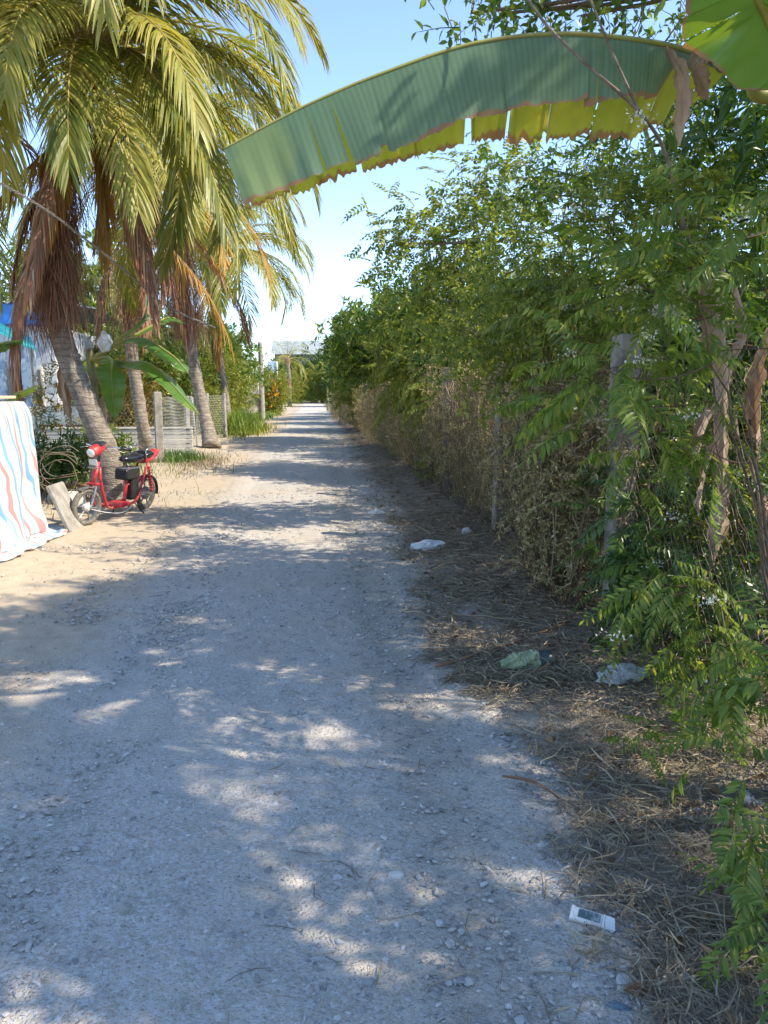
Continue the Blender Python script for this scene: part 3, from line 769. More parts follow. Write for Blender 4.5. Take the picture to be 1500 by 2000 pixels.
def palm(label, trunk_pts, r_base, r_top, L, nf, seed, explicit=(), skirt=0, skirt_az=(0, 6.28), leaf=.75, droop=(1.2, 2.2), nleaf=62, group='coconut palms along the left side of the lane', lowleaf=1.0, thatch=None):
    g = np.random.default_rng(seed); base = np.array(trunk_pts[0])
    root = thing('coconut_palm', label, 'palm tree', base, group)
    n = 70; P_ = spline(trunk_pts, n); s_ = np.linspace(0, 1, n)
    rr = np.interp(s_, [0, .06, .25, 1], [r_base*1.25, r_base, r_base*.72, r_top])
    rr = rr*(1+.035*np.sin(np.arange(n)*2.1)+g.normal(0, .015, n))
    m = MB(); m.tube(P_, rr, 14); m.build('trunk', M['palm_bark'], root, smooth=True)
    C = P_[-1]
    if thatch:      # curtain of dead leaflets hanging round the trunk
        zt_, zb_, rad_, nt_ = thatch
        zz = zb_ + .3 + (zt_-zb_+1.5)*g.uniform(0, 1, nt_)**1.5; az = g.uniform(-math.pi*1.05, .35, nt_)
        cx = np.stack([np.interp(zz, P_[:, 2], P_[:, i]) for i in (0, 1)], -1); ra = rad_*g.uniform(.15, 1, nt_)**.7*np.interp(zz, [zb_, zt_-.6, zt_+1.5], [.65, 1, .4])
        p0 = np.stack([cx[:, 0]+np.cos(az)*ra, cx[:, 1]+np.sin(az)*ra, zz], -1)
        ln = g.uniform(.25, 1.3, nt_); dn = nrm(np.stack([-np.cos(az)*.05+g.normal(0, .24, nt_), -np.sin(az)*.05+g.normal(0, .24, nt_), -np.ones(nt_)], -1))
        sd = nrm(np.stack([-np.sin(az), np.cos(az), 0*az], -1) + g.normal(0, .5, (nt_, 3))); V = []
        for f_, ww in ((0, .5), (.35, 1), (.7, .8), (1, .1)):
            q_ = p0 + dn*(ln*f_)[:, None] + np.stack([np.cos(az), np.sin(az), 0*az], -1)*(.12*math.sin(f_*3))
            V += [q_-sd*.0058*ww, q_+sd*.0058*ww]
        m = MB(); m.add(np.stack(V, 1).reshape(-1, 3), ((np.arange(nt_)*8)[:, None, None]+np.array([[0, 1, 3, 2], [2, 3, 5, 4], [4, 5, 7, 6]])).reshape(-1, 4))
        m.build('dead_leaf_skirt', M['palm_brown'], root)
    # fibrous crown shaft
    m = MB(); m.tube(np.array([C-[0, 0, .45], C-[0, 0, .1], C+[0, 0, .2], C+[0, 0, .5]]), [r_top*1.1, r_top*1.7, r_top*1.4, r_top*.3], 10); 
    V, Q = ribbons(160, g, C + g.normal(0, .14, (160, 3)) - [0, 0, .1], g.uniform(.1, .45, 160), g.uniform(.01, .05, 160), .2, tilt=1.5); m.add(V, Q)
    m.build('crown_fibre', M['palm_brown'], root)
    for i in range(nf):
        f = i/nf; az = i*2.399 + g.normal(0, .15)
        el = R(78) - R(95)*f + g.normal(0, .08)
        dr = droop[0] + (droop[1]-droop[0])*f*.7 + g.normal(0, .1)
        mm = G_() if g.uniform() < .75 - .35*f else Y_()
        hb = C + np.array([math.cos(az), math.sin(az), 0])*r_top*.8 + [0, 0, .3*(1-f)]
        frond(hb, az, el, L*g.uniform(.85, 1.05), dr, mm, root, leaf*g.uniform(.9, 1.1), nleaf, 1.0, seed*50+i)
    for (az, el, Lf, dr, kind, roll) in explicit:
        mm = {'g': G_, 'y': Y_, 'o': O_, 'b': B_}[kind]()
        az = R(az); frond(C + np.array([math.cos(az), math.sin(az), 0])*r_top, az, R(el), Lf, R(dr), mm, root, leaf, nleaf, 1.0, seed*77+int(el*3+az*10), roll=R(roll))
    for i in range(skirt):
        az = skirt_az[0] + (skirt_az[1]-skirt_az[0])*g.uniform(); z0 = g.uniform(-1.5, -.1)
        kind = B_() if g.uniform() < .8 else O_()
        frond(C + np.array([math.cos(az)*r_top, math.sin(az)*r_top, z0]), az, R(g.uniform(-78, -38)), L*g.uniform(.5, .86), R(g.uniform(8, 46)), kind, root, leaf*.8*lowleaf, int(nleaf*.8), 2.4, seed*91+i, name='dead_frond', width=.022, spread=.4)
    return root
D1 = 10.4
p1 = [gp(222, 985), at(205, 880, 10.35), at(160, 765, D1), at(118, 650, D1), at(100, 500, D1), at(120, 300, D1+.1), at(165, 95, D1+.2)]
p1[0][2] = -.05
palm('nearest coconut palm leaning left behind the red scooter with brown skirt of dead fronds', p1, .20, .13, 3.7, 19, 3, nleaf=84, leaf=.85, droop=(1.5, 2.5),
     explicit=[(-105, 25, 3.9, 118, 'y', 0), (-72, 38, 4.2, 132, 'y', 0), (-10, 50, 3.5, 125, 'y', 10), (-30, 28, 3.6, 112, 'g', 0), (-140, 20, 4.0, 105, 'g', 0), (-12, 72, 4.6, 118, 'g', 0), (-35, 0, 3.6, 80, 'y', 0), (5, 5, 3.5, 86, 'g', 0), (-90, 5, 3.3, 85, 'y', 0), (-20, -15, 3.6, 66, 'y', 0), (30, -5, 3.7, 76, 'g', 0), (175, 10, 4.2, 95, 'g', 0), (-100, 0, 3.5, 78, 'y', 0), (-122, -5, 3.6, 75, 'y', 0), (-60, 5, 3.6, 84, 'y', 0), (-45, -20, 3.6, 62, 'g', 0), (-12, 8, 3.6, 84, 'y', 0), (-80, -14, 3.2, 68, 'g', 0), (-108, 12, 3.4, 98, 'g', 0), (-62, -28, 3.2, 50, 'y', 0), (-95, 30, 3.4, 125, 'g', 0), (-150, -15, 3.6, 60, 'g', 0), (-25, 45, 3.5, 125, 'y', 0)],
     skirt=12, skirt_az=(-3.0, .3), thatch=(3.7, 2.6, .29, 2000))
p2 = [gp(292, 905), at(282, 850, 16), at(263, 730, 16), at(255, 640, 16), at(262, 500, 16), at(285, 350, 16)]
palm('slender coconut palm behind the wire fence between the scooter and the leaning palm', p2, .17, .12, 3.7, 16, 5, skirt=6, skirt_az=(-2.8, .3), thatch=(4.0, 2.9, .27, 1000), leaf=.9, nleaf=64, droop=(1.5, 2.5))
p3 = [gp(413, 876), at(405, 835, 21.3), at(388, 760, 21.5), at(374, 680, 21.5), at(358, 560, 21.5), at(345, 430, 21.5), at(350, 330, 21.5)]
palm('coconut palm at the lane edge with orange dying fronds and a curved bare trunk', p3, .22, .14, 3.7, 23, 7, droop=(1.4, 2.4),
     explicit=[(-60, -25, 3.9, 55, 'o', 0), (-20, -30, 3.8, 52, 'o', 0), (-100, -20, 3.8, 60, 'o', 0), (10, 20, 3.7, 95, 'y', 0), (-25, 0, 3.7, 80, 'y', 0)], skirt=7, skirt_az=(-2.8, .2), thatch=(5.0, 3.2, .5, 2000), leaf=.95, nleaf=64)
p4 = [gp(442, 848), at(440, 780, 28), at(425, 680, 28), at(418, 600, 28), at(422, 500, 28)]
palm('coconut palm further along whose green fronds arch over towards the lane', p4, .2, .14, 3.7, 26, 9, droop=(1.5, 2.5),
     explicit=[(0, 45, 4.0, 130, 'y', 0), (-20, 15, 3.9, 105, 'g', 0), (-50, 10, 4.0, 100, 'y', 0), (15, 58, 4.3, 140, 'g', 0), (-80, 5, 4.0, 92, 'g', 0), (20, 5, 4, 90, 'g', 0)], skirt=6, leaf=1.1, nleaf=60)
p5 = [gp(566, 794), at(566, 750, 76), at(562, 705, 76)]
palm('small distant coconut palm with a pale trunk near the end of the lane', p5, .22, .16, 3.2, 14, 13, skirt=4, leaf=.9, nleaf=24)
p6 = [(-7.2, 11.5, 0), (-7.0, 11.5, 2.5), (-6.2, 11.3, 5.2)]
palm('coconut palm at the left picture edge with only dark hanging fronds showing', [np.array(a, float) for a in p6], .2, .13, 4.2, 14, 15, explicit=[(-20, 10, 4.0, 90, 'b', 0), (-45, -5, 4, 75, 'g', 0)], skirt=8, skirt_az=(-1.2, .6), leaf=.85, nleaf=50)
p7 = [gp(585, 790), at(592, 760, 85), at(600, 722, 85)]

# ================================================================== BANANA PLANTS
def blade(m, mid, side, width, under, g, strips, ragged=.06, cols=None, curl=.25, drop=None):
    """one half of a leaf: mid (n,3) midrib points, side(f)->(3,) hang direction, width(f)"""
    n = len(mid); f = np.linspace(0, 1, n); rows = 9
    cuts = [0]
    while cuts[-1] < n-1: cuts.append(min(n-1, cuts[-1] + max(2, int(strips[0]*.5 + (strips[1]-strips[0]*.5)*g.uniform()**1.6))))
    T = nrm(np.gradient(mid, axis=0))
    for a, b in zip(cuts[:-1], cuts[1:]):
        i = np.arange(a, b+1); c = mid[i]; ff = f[i]; t = T[i]
        sd = np.array([side(x) for x in ff]); sd = nrm(sd - t*(sd*t).sum(1, keepdims=True)*.8)
        tw = g.normal(0, .012); sh = g.normal(0, .03)
        w = np.array([width(x) for x in ff])*(1+g.normal(0, ragged)) * (1+g.normal(0, ragged*.35, len(i)))
        nn = nrm(np.cross(t, sd)); V = []; A = []
        phase = g.uniform(0, 6); fq = g.uniform(20, 70); g_tilt = g.normal(0, .05)
        loc = np.linspace(-1, 1, len(i))
        for r in range(rows):
            v = r/(rows-1)
            off = w*v
            bow = np.sin(v*math.pi*.5)*curl
            ripple = (.008*np.sin(ff*fq+phase) + .003*np.sin(ff*fq*3.1+phase*2))*v
            q = c + sd*off[:, None] + nn*((off*bow*(-1 if under else 1)) + ripple)[:, None]*1.0 + t*((sh+tw*loc)*off)[:, None] + nn*(g_tilt*w*v*loc)[:, None]
            V.append(q); A.append(np.stack([ff*1.0, np.full(len(i), v*(1 if under is not None else 1)), np.full(len(i), 1.0 if under else 0.0)], -1))
        V = np.stack(V, 1); A = np.stack(A, 1)
        m.grid(V, 0, A.reshape(-1, 3))
        
def dead_strip(m, pts, w, g, twist=.9):
    P_ = spline(pts, 26); s_ = np.linspace(0, 1, 26); a = g.uniform(0, 6) + np.cumsum(g.normal(twist/26, .12, 26))
    T = nrm(np.gradient(P_, axis=0)); A = nrm(np.cross(T, [0, 1, .1])); B = np.cross(T, A)
    V = []
    wl = w*np.interp(s_, [0, .1, .35, .8, 1], [.25, .6, 1, .9, .15])*g.uniform(.7, 1.2, 26)
    for k, u in enumerate(np.linspace(-1, 1, 7)):
        th = a + u*.9
        V.append(P_ + A*(np.cos(th)*wl*u)[:, None] + B*(np.sin(th)*wl*u + .12*wl*np.sin(u*9+s_*7))[:, None])
    m.grid(np.stack(V, 1))
# foreground plant with the great arching leaf
g = np.random.default_rng(42)
bp = np.array([2.75, 3.55, .1])
root = thing('banana_plant', 'big banana plant at the right whose long torn leaf arches over the lane', 'banana plant', bp)
mb = MB(); mb.tube(spline([bp, bp+[.0, .05, 1.2], bp+[-.05, 0, 2.3], bp+[-.1, -.02, 2.75]], 20), np.linspace(.13, .06, 20), 14); mb.build('pseudostem', M['banana_stem'], root, smooth=True)
DL = 3.35
mid_px = [(1500, 188, 3.4), (1465, 158, 3.38), (1420, 132, 3.36), (1350, 102, 3.34), (1260, 80, 3.32), (1100, 66, 3.3), (930, 84, 3.28), (760, 138, 3.25), (600, 205, 3.22), (436, 291, 3.2)]
midw = np.array([at(*p_) for p_ in mid_px])
pet = spline(np.vstack([[bp+[-.1, -.02, 2.6]], [bp+[-.3, -.08, 2.78]], midw[:3]]), 20)
mb = MB(); mb.tube(pet, np.linspace(.04, .026, 20), 10); mb.build('petiole', M['petiole'], root, smooth=True)
midl = spline(midw[2:], 220)
mb = MB(); mb.tube(midl, np.linspace(.014, .004, 220), 8, mi=1)
def botA(f):   # how far the near half hangs, in metres
    return np.interp(f, [0, .10, .2, .24, .30, .42, .55, .7, .85, 1], [.02, .03, .09, .20, .235, .27, .285, .275, .255, .22])
def botB(f):
    return np.interp(f, [0, .04, .12, .25, .42, .6, .75, .9, 1], [.03, .16, .28, .345, .38, .365, .33, .295, .245])
blade(mb, midl, lambda f: np.array([-.10, -.30, -1.0]), botA, False, g, (7, 34), .03, curl=-.22)
blade(mb, midl, lambda f: np.array([-.06, .32, -1.0]), botB, True, g, (4, 24), .06, curl=.22)
lf = mb.build('leaf', [M['banana'], M['petiole']], root, smooth=True, attr=True)
for (pts, w_) in (([(1300, 92, 3.3), (1330, 150, 3.27), (1335, 215, 3.27), (1328, 285, 3.28)], .05), ([(1395, 118, 3.34), (1360, 120, 3.3), (1372, 160, 3.3), (1385, 195, 3.3)], .05)):
    m = MB(); dead_strip(m, [at(*q) for q in pts], w_, np.random.default_rng(3)); m.build('dried_flap', M['banana_dead'], root)
# second leaf, top right corner, rising out of frame
mid2 = spline([at(1560, 170, 3.1), at(1500, 40, 3.0), at(1470, -40, 2.9), at(1440, -300, 2.8)], 60)
mb = MB(); mb.tube(mid2, np.linspace(.02, .008, 60), 8, mi=1)
blade(mb, mid2, lambda f: np.array([-1, -.15, -.25]), lambda f: np.interp(f, [0, .15, .5, 1], [.03, .2, .26, .2]), True, g, (12, 22), .03, curl=.2)
blade(mb, mid2, lambda f: np.array([1, .35, -.3]), lambda f: np.interp(f, [0, .15, .5, 1], [.03, .2, .26, .2]), True, g, (12, 22), .03, curl=.2)
mb.build('leaf', [M['banana_fresh'], M['petiole']], root, smooth=True, attr=True)
for (pts, wd) in (([bp+[-.1, 0, 2.6], bp+[.2, .3, 3.2], bp+[.5, .9, 3.3], bp+[.8, 1.7, 2.6]], .3), ([bp+[-.1, 0, 2.6], bp+[.5, -.2, 3.2], bp+[1.2, -.6, 3.2], bp+[1.9, -.9, 2.5]], .3), ([bp+[-.1, 0, 2.6], bp+[.1, -.4, 3.4], bp+[.3, -1.0, 4.1], bp+[.2, -1.7, 4.4]], .3)):
    mid3 = spline(pts, 60); mb = MB(); mb.tube(mid3, np.linspace(.03, .008, 60), 7, mi=1)
    w_ = lambda f: np.interp(f, [0, .15, .22, .6, 1], [.0, .02, wd*.8, wd, .05])
    t_ = nrm(mid3[-1]-mid3[0]); sd_ = nrm(np.cross(t_, [0, 0, 1.]))
    blade(mb, mid3, lambda f: sd_+np.array([0, 0, -.5]), w_, False, g, (4, 9), .05, curl=-.2)
    blade(mb, mid3, lambda f: -sd_+np.array([0, 0, -.5]), w_, False, g, (4, 9), .05, curl=.2)
    mb.build('leaf', [M['banana_fresh'], M['petiole']], root, smooth=True, attr=True)
# shrivelled dead leaves hanging from it behind the fence
for (pts, w_) in (
    ([(1440, 480, 3.85), (1400, 540, 3.9), (1390, 640, 3.95), (1410, 740, 3.95)], .085),
    ([(1410, 560, 3.95), (1412, 700, 4.0), (1405, 850, 4.0), (1408, 960, 4.0)], .06),
    ([(1408, 780, 4.0), (1380, 830, 3.95), (1360, 900, 3.9), (1340, 920, 3.9)], .07),
    ([(1410, 900, 4.0), (1412, 950, 4.0), (1400, 1010, 3.95), (1385, 1115, 3.95)], .075),
    ([(1440, 560, 4.05), (1460, 650, 4.1), (1430, 720, 4.1), (1420, 800, 4.1)], .07),
    ([(1405, 860, 4.0), (1385, 900, 4.0), (1372, 960, 4.0), (1365, 1010, 4.0)], .04),
    ([(1500, 960, 4.05), (1480, 990, 4.05), (1490, 1080, 4.05), (1470, 1160, 4.05)], .06),
    ([(1500, 640, 4.2), (1475, 720, 4.2), (1478, 830, 4.2), (1490, 920, 4.2)], .08)):
    m = MB(); dead_strip(m, [at(*q) for q in pts], w_, g); m.build('dead_leaf', M['banana_dead'], root)
m = MB(); m.tube(spline([bp+[-.08, 0, 2.4], at(1500, 450, 3.8), at(1415, 500, 3.95), at(1412, 760, 4.0), at(1410, 960, 4.0)], 30), .012, 6); m.build('dry_stalk', M['banana_dead'], root, smooth=True)

def banana(label, base, h, leaves, seed, group=None, stem_r=.1, dead=0):
    g = np.random.default_rng(seed); base = np.array(base, float)
    root = thing('banana_plant', label, 'banana plant', base, group)
    top = base + [0, 0, h]
    m = MB(); m.tube(spline([base, (base+top)/2+[.03, 0, 0], top], 14), np.linspace(stem_r, stem_r*.5, 14), 12); m.build('pseudostem', M['banana_stem'], root, smooth=True)
    for pts, wd in leaves:
        mid = spline([top-[0, 0, .15]]+[np.array(q) for q in pts], 60)
        m = MB(); m.tube(mid, np.linspace(.028, .006, 60), 6, mi=1)
        t_ = nrm(mid[-1]-mid[15]); sd_ = nrm(np.cross(t_, [0, 0, 1.]))
        w_ = lambda f: np.interp(f, [0, .2, .3, .6, .9, 1], [.0, .0, wd*.75, wd, wd*.6, .0])
        blade(m, mid, lambda f: sd_+np.array([0, 0, -.7]), w_, False, g, (5, 12), .05, curl=-.2)
        blade(m, mid, lambda f: -sd_+np.array([0, 0, -.7]), w_, False, g, (5, 12), .05, curl=.2)
        m.build('leaf', [M['banana_fresh'], M['petiole']], root, smooth=True, attr=True)
    for k in range(dead):
        a = g.uniform(0, 6.28); m = MB(); q = top + [math.cos(a)*.12, math.sin(a)*.12, -.1]
        dead_strip(m, [q, q+[math.cos(a)*.2, math.sin(a)*.2, .02], q+[math.cos(a)*.26, math.sin(a)*.26, -.4], q+[math.cos(a)*.2, math.sin(a)*.2, -1.0]], .1, g)
        m.build('dead_leaf', M['banana_dead'], root)
    return root
D = 11.6
lb = gp(240, 945)
lroot = banana('green banana plant behind the scooter with two broad leaves reaching right', [lb[0]-.05, D, 0], 2.1,
       [([at(265, 660, D-.3), at(330, 690, D-.8), at(368, 728, D-1.0)], .20),
        ([at(250, 708, D-.3), at(300, 715, D-.8), at(390, 810, D-1.2)], .22),
        ([at(262, 640, D), at(285, 610, D+.1), at(290, 560, D+.1)], .18),
        ([at(215, 700, D-.3), at(218, 740, D-.5), at(224, 820, D-.5)], .20),
        ([at(290, 640, D+.4), at(330, 620, D+.6), at(362, 632, D+.7)], .16),
        ([at(170, 700, D+.4), at(150, 720, D+.8), at(110, 770, D+.9)], .22)], 4, stem_r=.11, dead=3)
# white bag tied on the plant
q = at(205, 668, D-.4)
import bmesh as _bm
def bagmesh(name, label, c, size, m_, seed, stretch=(1, 1, 1.2)):
    g_ = np.random.default_rng(seed); bm = _bm.new(); _bm.ops.create_icosphere(bm, subdivisions=4, radius=1)
    V = np.array([v.co[:] for v in bm.verts]); T_ = np.array([[v.index for v in f.verts] for f in bm.faces]); bm.free()
    V = creases(V, g_, .7)*size*np.array(stretch)
    m = MB(); m.add(V+c, None, T_); return tag(m.build(name, m_, loc=c), label, 'plastic bag')
bagmesh('plastic_bag', 'white plastic bag caught high on the banana plant behind the scooter', q, .075, M['whitebag'], 2)
# plant beyond the tarp table
D = 9.4
banana('dark banana plant behind the covered table at the left edge', [at(-40, 800, D)[0], D, 0], 1.55,
       [([at(-10, 800, D), at(20, 775, D), at(74, 752, D-.2)], .13), ([at(-30, 700, D), at(0, 672, D), at(46, 664, D-.2)], .13),
        ([at(-60, 640, D), at(-80, 560, D)], .15), ([at(-80, 720, D), at(-140, 700, D), at(-200, 760, D)], .15)], 6)
banana('small bright banana plant by the hedge near the end of the lane', [at(640, 790, 62)[0], 62, 0], 1.3,
       [([at(636, 745, 62), at(628, 735, 62), at(625, 725, 62)], .3), ([at(645, 745, 61), at(655, 740, 61), at(668, 752, 61)], .3), ([at(640, 740, 61), at(643, 725, 61), at(648, 722, 61)], .3)], 8)

# ================================================================== RIGHT FENCE
FX = 1.9
def fencex(y): return FX
root = thing('chain_link_fence', 'rusty chain link fence on square concrete posts along the right verge', 'fence', (FX, 1.0, 0))
posts = [.6, 4.55, 7.6, 10.8, 13.9, 17.2, 20.4, 23.8, 28, 32, 36, 40]
for i, y in enumerate(posts):
    h = 1.75 + rnd.uniform(-.05, .05); z = float(gz(FX, y))
    m = MB(); m.box((FX-.03, y, z+h/2-.1), (.14, .14, h+.2), rotz(R(rnd.uniform(-14, 6))) @ rotx(R(rnd.uniform(-2, 2))), bev=.012)
    m.build('post', M['post'], root)
def diamond(m, x, y0, y1, z0, z1, cell, r, g, flip=False):
    H = z1-z0; n = int((y1-y0+H)/cell)
    for sg in (1, -1):
        for k in range(n+1):
            y = y0 + k*cell - (H if sg == 1 else 0)
            ps = []
            st = max(2, int(H/cell*1))
            for j in range(st+1):
                f = j/st; yy = y + sg*f*H if sg == 1 else y - f*H + 0
                if yy < y0 or yy > y1: continue
                ps.append([x + .006*(1 if (j+k) % 2 else -1) + .03*math.sin(yy*1.7+f*2), yy, z0+f*H + .02*math.sin(yy*2.3)])
            if len(ps) > 1: m.tube(ps, r, 3, cap=False)
m = MB(); g = np.random.default_rng(1)
diamond(m, FX-.115, .6, 8.2, .08, 1.66, .075, .0016, g); diamond(m, FX-.115, 8.2, 24, .08, 1.64, .12, .0022, g)
m.build('wire_mesh', M['wire'], root)
m = MB()
for z in (.15, 1.66): m.tube([(FX-.115, y, z+.02*math.sin(y*2.3)) for y in np.linspace(.6, 40, 120)], .0025, 4, cap=False)
m.build('tension_wire', M['wire'], root)

# ================================================================== RIGHT VEGETATION
g = np.random.default_rng(77)
# dry vines and stems clothing the fence
def thicket(label, y0, y1, x0, x1, h, n, seed, leafn, sm='drystem', lm='leaf_dry', name='dry_thicket'):
    g = np.random.default_rng(seed); root = thing(name, label, 'dry hedge', ((x0+x1)/2, (y0+y1)/2, 0), 'dry thickets grown through the right fence')
    m = MB(); y = g.uniform(y0, y1, n); x = g.uniform(x0, x1, n); P_all = []
    for i in range(n):
        hh = h*g.uniform(.45, 1.08)*(1+.25*vnoise(x[i], y[i], .8, 3)); b = np.array([x[i], y[i], float(gz(x[i], y[i]))])
        tip = b + [g.normal(-.03, .15), g.normal(0, .30), hh]
        P_ = bez(b, (b+tip)/2+[g.normal(-.05, .14), g.normal(0, .3), .15*hh], tip, 7) + g.normal(0, .014, (7, 3))
        m.tube(P_, np.linspace(.0045, .002, 7)*g.uniform(.6, 1.5), 3, cap=False); P_all.append(P_[1:])
    P_ = np.vstack(P_all); m.build('stems', M[sm], root)
    k = g.integers(0, len(P_), leafn); pos = P_[k] + g.normal(0, .05, (leafn, 3))
    mf = MB(); Mx = frames(g.normal(size=(leafn, 3))+[0, 0, -.3], roll=g.normal(0, .8, leafn))*g.uniform(.6, 1.2, leafn)[:, None, None]
    for i, tp in enumerate(T_tiny): s_ = (np.arange(leafn) % 2) == i; mf.inst(tp, Mx[s_], pos[s_])
    mf.build('dry_leaves', M[lm], root)
    return root
thicket('tall dark bare stems bunched in front of the nearest fence post', 4.75, 5.9, 1.6, 2.1, 1.9, 150, 1, 1900, sm='darkstem', lm='leaf_dry', name='stem_thicket')
thicket('tan dry vine mat on the fence around the second post', 6.4, 10, 1.93, 2.4, 1.6, 560, 2, 6500)
thicket('straw coloured dry vines beyond the second fence post', 10, 14.5, 1.86, 2.35, 1.6, 600, 3, 6500)
thicket('dry vine hedge in the middle distance on the right', 14.5, 21, 1.72, 2.3, 1.6, 750, 4, 6500)
thicket('far dry hedge narrowing towards the end of the lane', 21, 34, 1.55, 2.3, 1.6, 900, 5, 6500)
thicket('last low dry hedge beside the bend at the far end', 34, 60, 1.1, 2.1, 1.5, 900, 6, 4500)

def simple(name, label, cat, bx, by, h, blobs, tpls, lm, per, sc_, seed, nst=4, r0=.02, spread=.5, lean=(0, 0), **kw):
    g_ = np.random.default_rng(seed); b = (bx, by, float(gz(bx, by))-.02)
    return plant(name, label, cat, b, stemset(b, nst, h, spread, g_, lean), blobs, tpls, lm, per=per, scale=sc_, seed=seed, r0=r0, **kw)

# near shrub with long feathery leaves (right foreground)
NS = dict(trunk='stems', crown='foliage')
simple('flowering_shrub', 'feathery leaved shrub with white flower heads nearest on the right', 'shrub', 2.15, 3.2, 1.9,
       [(at(1440, 440, 2.9), (.22, .3, .07), 9), (at(1300, 500, 3.1), (.24, .3, .10), 9), (at(1290, 610, 3.3), (.2, .3, .10), 6), (at(1250, 730, 3.3), (.28, .3, .08), 11),
        (at(1110, 760, 3.7), (.14, .3, .05), 3), (at(1290, 860, 3.4), (.16, .25, .05), 4), (at(1500, 560, 3.0), (.1, .3, .1), 4),
        (at(1310, 1150, 3.3), (.14, .3, .10), 8), (at(1370, 1270, 3.2), (.15, .3, .10), 7), (at(1480, 1290, 2.6), (.12, .3, .12), 5)],
       T_near, M['leaf_near'], 4, .80, 1, nst=7, r0=.011, spread=.6, flowers=26, down=.2, jitter=.08, flat=.5, stemmat=M['stem_red'], **NS)
simple('low_fern_shrub', 'low fern like sprays at the bottom right over the straw', 'shrub', 1.95, 2.3, .5,
       [(at(1300, 1450, 2.6), (.16, .2, .03), 4), (at(1440, 1400, 2.4), (.14, .2, .06), 4), (at(1480, 1640, 1.85), (.10, .15, .05), 4), (at(1490, 1740, 1.7), (.06, .12, .06), 3), (at(1490, 1520, 2.1), (.08, .2, .08), 3)],
       T_near, M['leaf_near'], 3, .62, 2, nst=4, r0=.006, spread=.3, jitter=.05, flat=.5, stemmat=M['stem_red'], **NS)
simple('inner_shrub', 'leafy undergrowth behind the wire mesh below the dead banana leaf', 'shrub', 2.6, 4.1, 1.5,
       [(at(1290, 1050, 4.2), (.3, .5, .3), 14), (at(1400, 1180, 3.9), (.4, .6, .3), 20), (at(1260, 1180, 4.3), (.25, .5, .2), 11), (at(1470, 1000, 4.3), (.4, .5, .4), 17), (at(1330, 900, 4.6), (.4, .5, .3), 14)],
       T_pin, M['leaf_dark'], 8, 1.1, 24, nst=14, r0=.009, spread=.7, jitter=.12, stemmat=M['stem_red'], **NS)
simple('inner_shrub', 'bright weedy shrub in the sunny garden ground behind the nearest post', 'shrub', 3.4, 5.6, 1.3,
       [((3.4, 5.6, .8), (.9, .7, .6), 50), ((2.7, 5.2, .6), (.5, .6, .4), 24)],
       T_simple, M['leaf_yellow'], 7, 1.0, 25, nst=12, r0=.009, spread=.7, jitter=.14, stemmat=M['stem_red'], **NS)
simple('leafy_shrub', 'mid green shrub rising over the fence just left of the dead banana leaf', 'shrub', 2.35, 5.0, 2.6,
       [(at(1130, 560, 5.0), (.5, .6, .34), 22), (at(1240, 430, 4.9), (.5, .6, .3), 17), (at(1230, 780, 5.1), (.2, .4, .12), 4), (at(1010, 640, 5.8), (.35, .5, .3), 11)],
       T_pin, M['leaf_small'], 10, 1.05, 3, nst=7, r0=.014, spread=.7, flowers=26, jitter=.12, **NS)
simple('round_leaved_tree', 'airy tree with tiny round leaves reaching left over the lane', 'tree', 2.5, 8.6, 3.6,
       [(at(800, 460, 8.6), (.36, .7, .40), 10), (at(920, 500, 8.6), (.7, .9, .5), 27), (at(960, 360, 8.4), (.55, .8, .35), 8), (at(870, 610, 8.8), (.5, .8, .45), 27), (at(1080, 400, 8.4), (.8, .8, .6), 17), (at(1060, 560, 8.8), (.7, .8, .6), 27)],
       T_round, M['leaf_small'], 13, 1.35, 4, nst=5, r0=.04, spread=1.0, jitter=.16, lean=(-.3, 0))
simple('leafy_tree', 'tree behind the big banana leaf filling the upper right', 'tree', 3.6, 5.8, 4.0,
       [(at(1180, 320, 5.9), (.6, .7, .3), 12), (at(1330, 300, 5.6), (.6, .7, .4), 20), (at(1450, 330, 5.4), (.5, .7, .5), 17), (at(1400, 110, 6.0), (.5, .7, .4), 8), (at(1220, 50, 6.2), (.4, .6, .25), 3), (at(1370, 10, 6.0), (.4, .5, .3), 7), (at(1060, 330, 6.6), (.45, .6, .25), 5)],
       T_citrus, M['leaf_mango'], 8, 1.0, 5, nst=4, r0=.035, spread=.9, jitter=.15, flowers=26, lean=(-.2, .2))
simple('dark_glossy_tree', 'dark glossy leaved tree standing behind the dead banana leaf', 'tree', 3.9, 4.9, 3.4,
       [(at(1490, 430, 5.2), (.6, .8, .6), 22), (at(1490, 260, 5.2), (.4, .6, .3), 6), (at(1350, 600, 6.0), (.7, .9, .4), 13)],
       T_mango, M['leaf_dark'], 7, .9, 6, nst=3, r0=.04, spread=.8, jitter=.18)
# branch reaching over from above
simple('overhanging_branch_tree', 'thin leafy branches hanging into the sky above the big banana leaf', 'tree', 3.4, 1.9, 5.2,
       [(at(960, 5, 4.0), (.20, .3, .06), 5), (at(1020, 10, 4.0), (.15, .3, .07), 4), (at(1185, 30, 3.8), (.2, .3, .1), 4), (at(1150, -230, 3.6), (.9, .8, .3), 9), (at(1600, -260, 3.0), (.9, 1.0, .4), 12)],
       T_citrus, M['leaf_mango'], 7, .85, 7, nst=3, r0=.05, spread=.8, jitter=.1, lean=(-.4, .6))
root = thing('bare_twig', 'long bare twig slanting across the right part of the big banana leaf', 'twig', at(1245, 225, 3.0))
m = MB(); m.tube(spline([at(1000, -60, 3.2), at(1060, 40, 3.1), at(1150, 130, 3.05), at(1245, 215, 3.05), at(1300, 300, 3.2), at(1340, 460, 3.3)], 26), np.linspace(.005, .009, 26), 5)
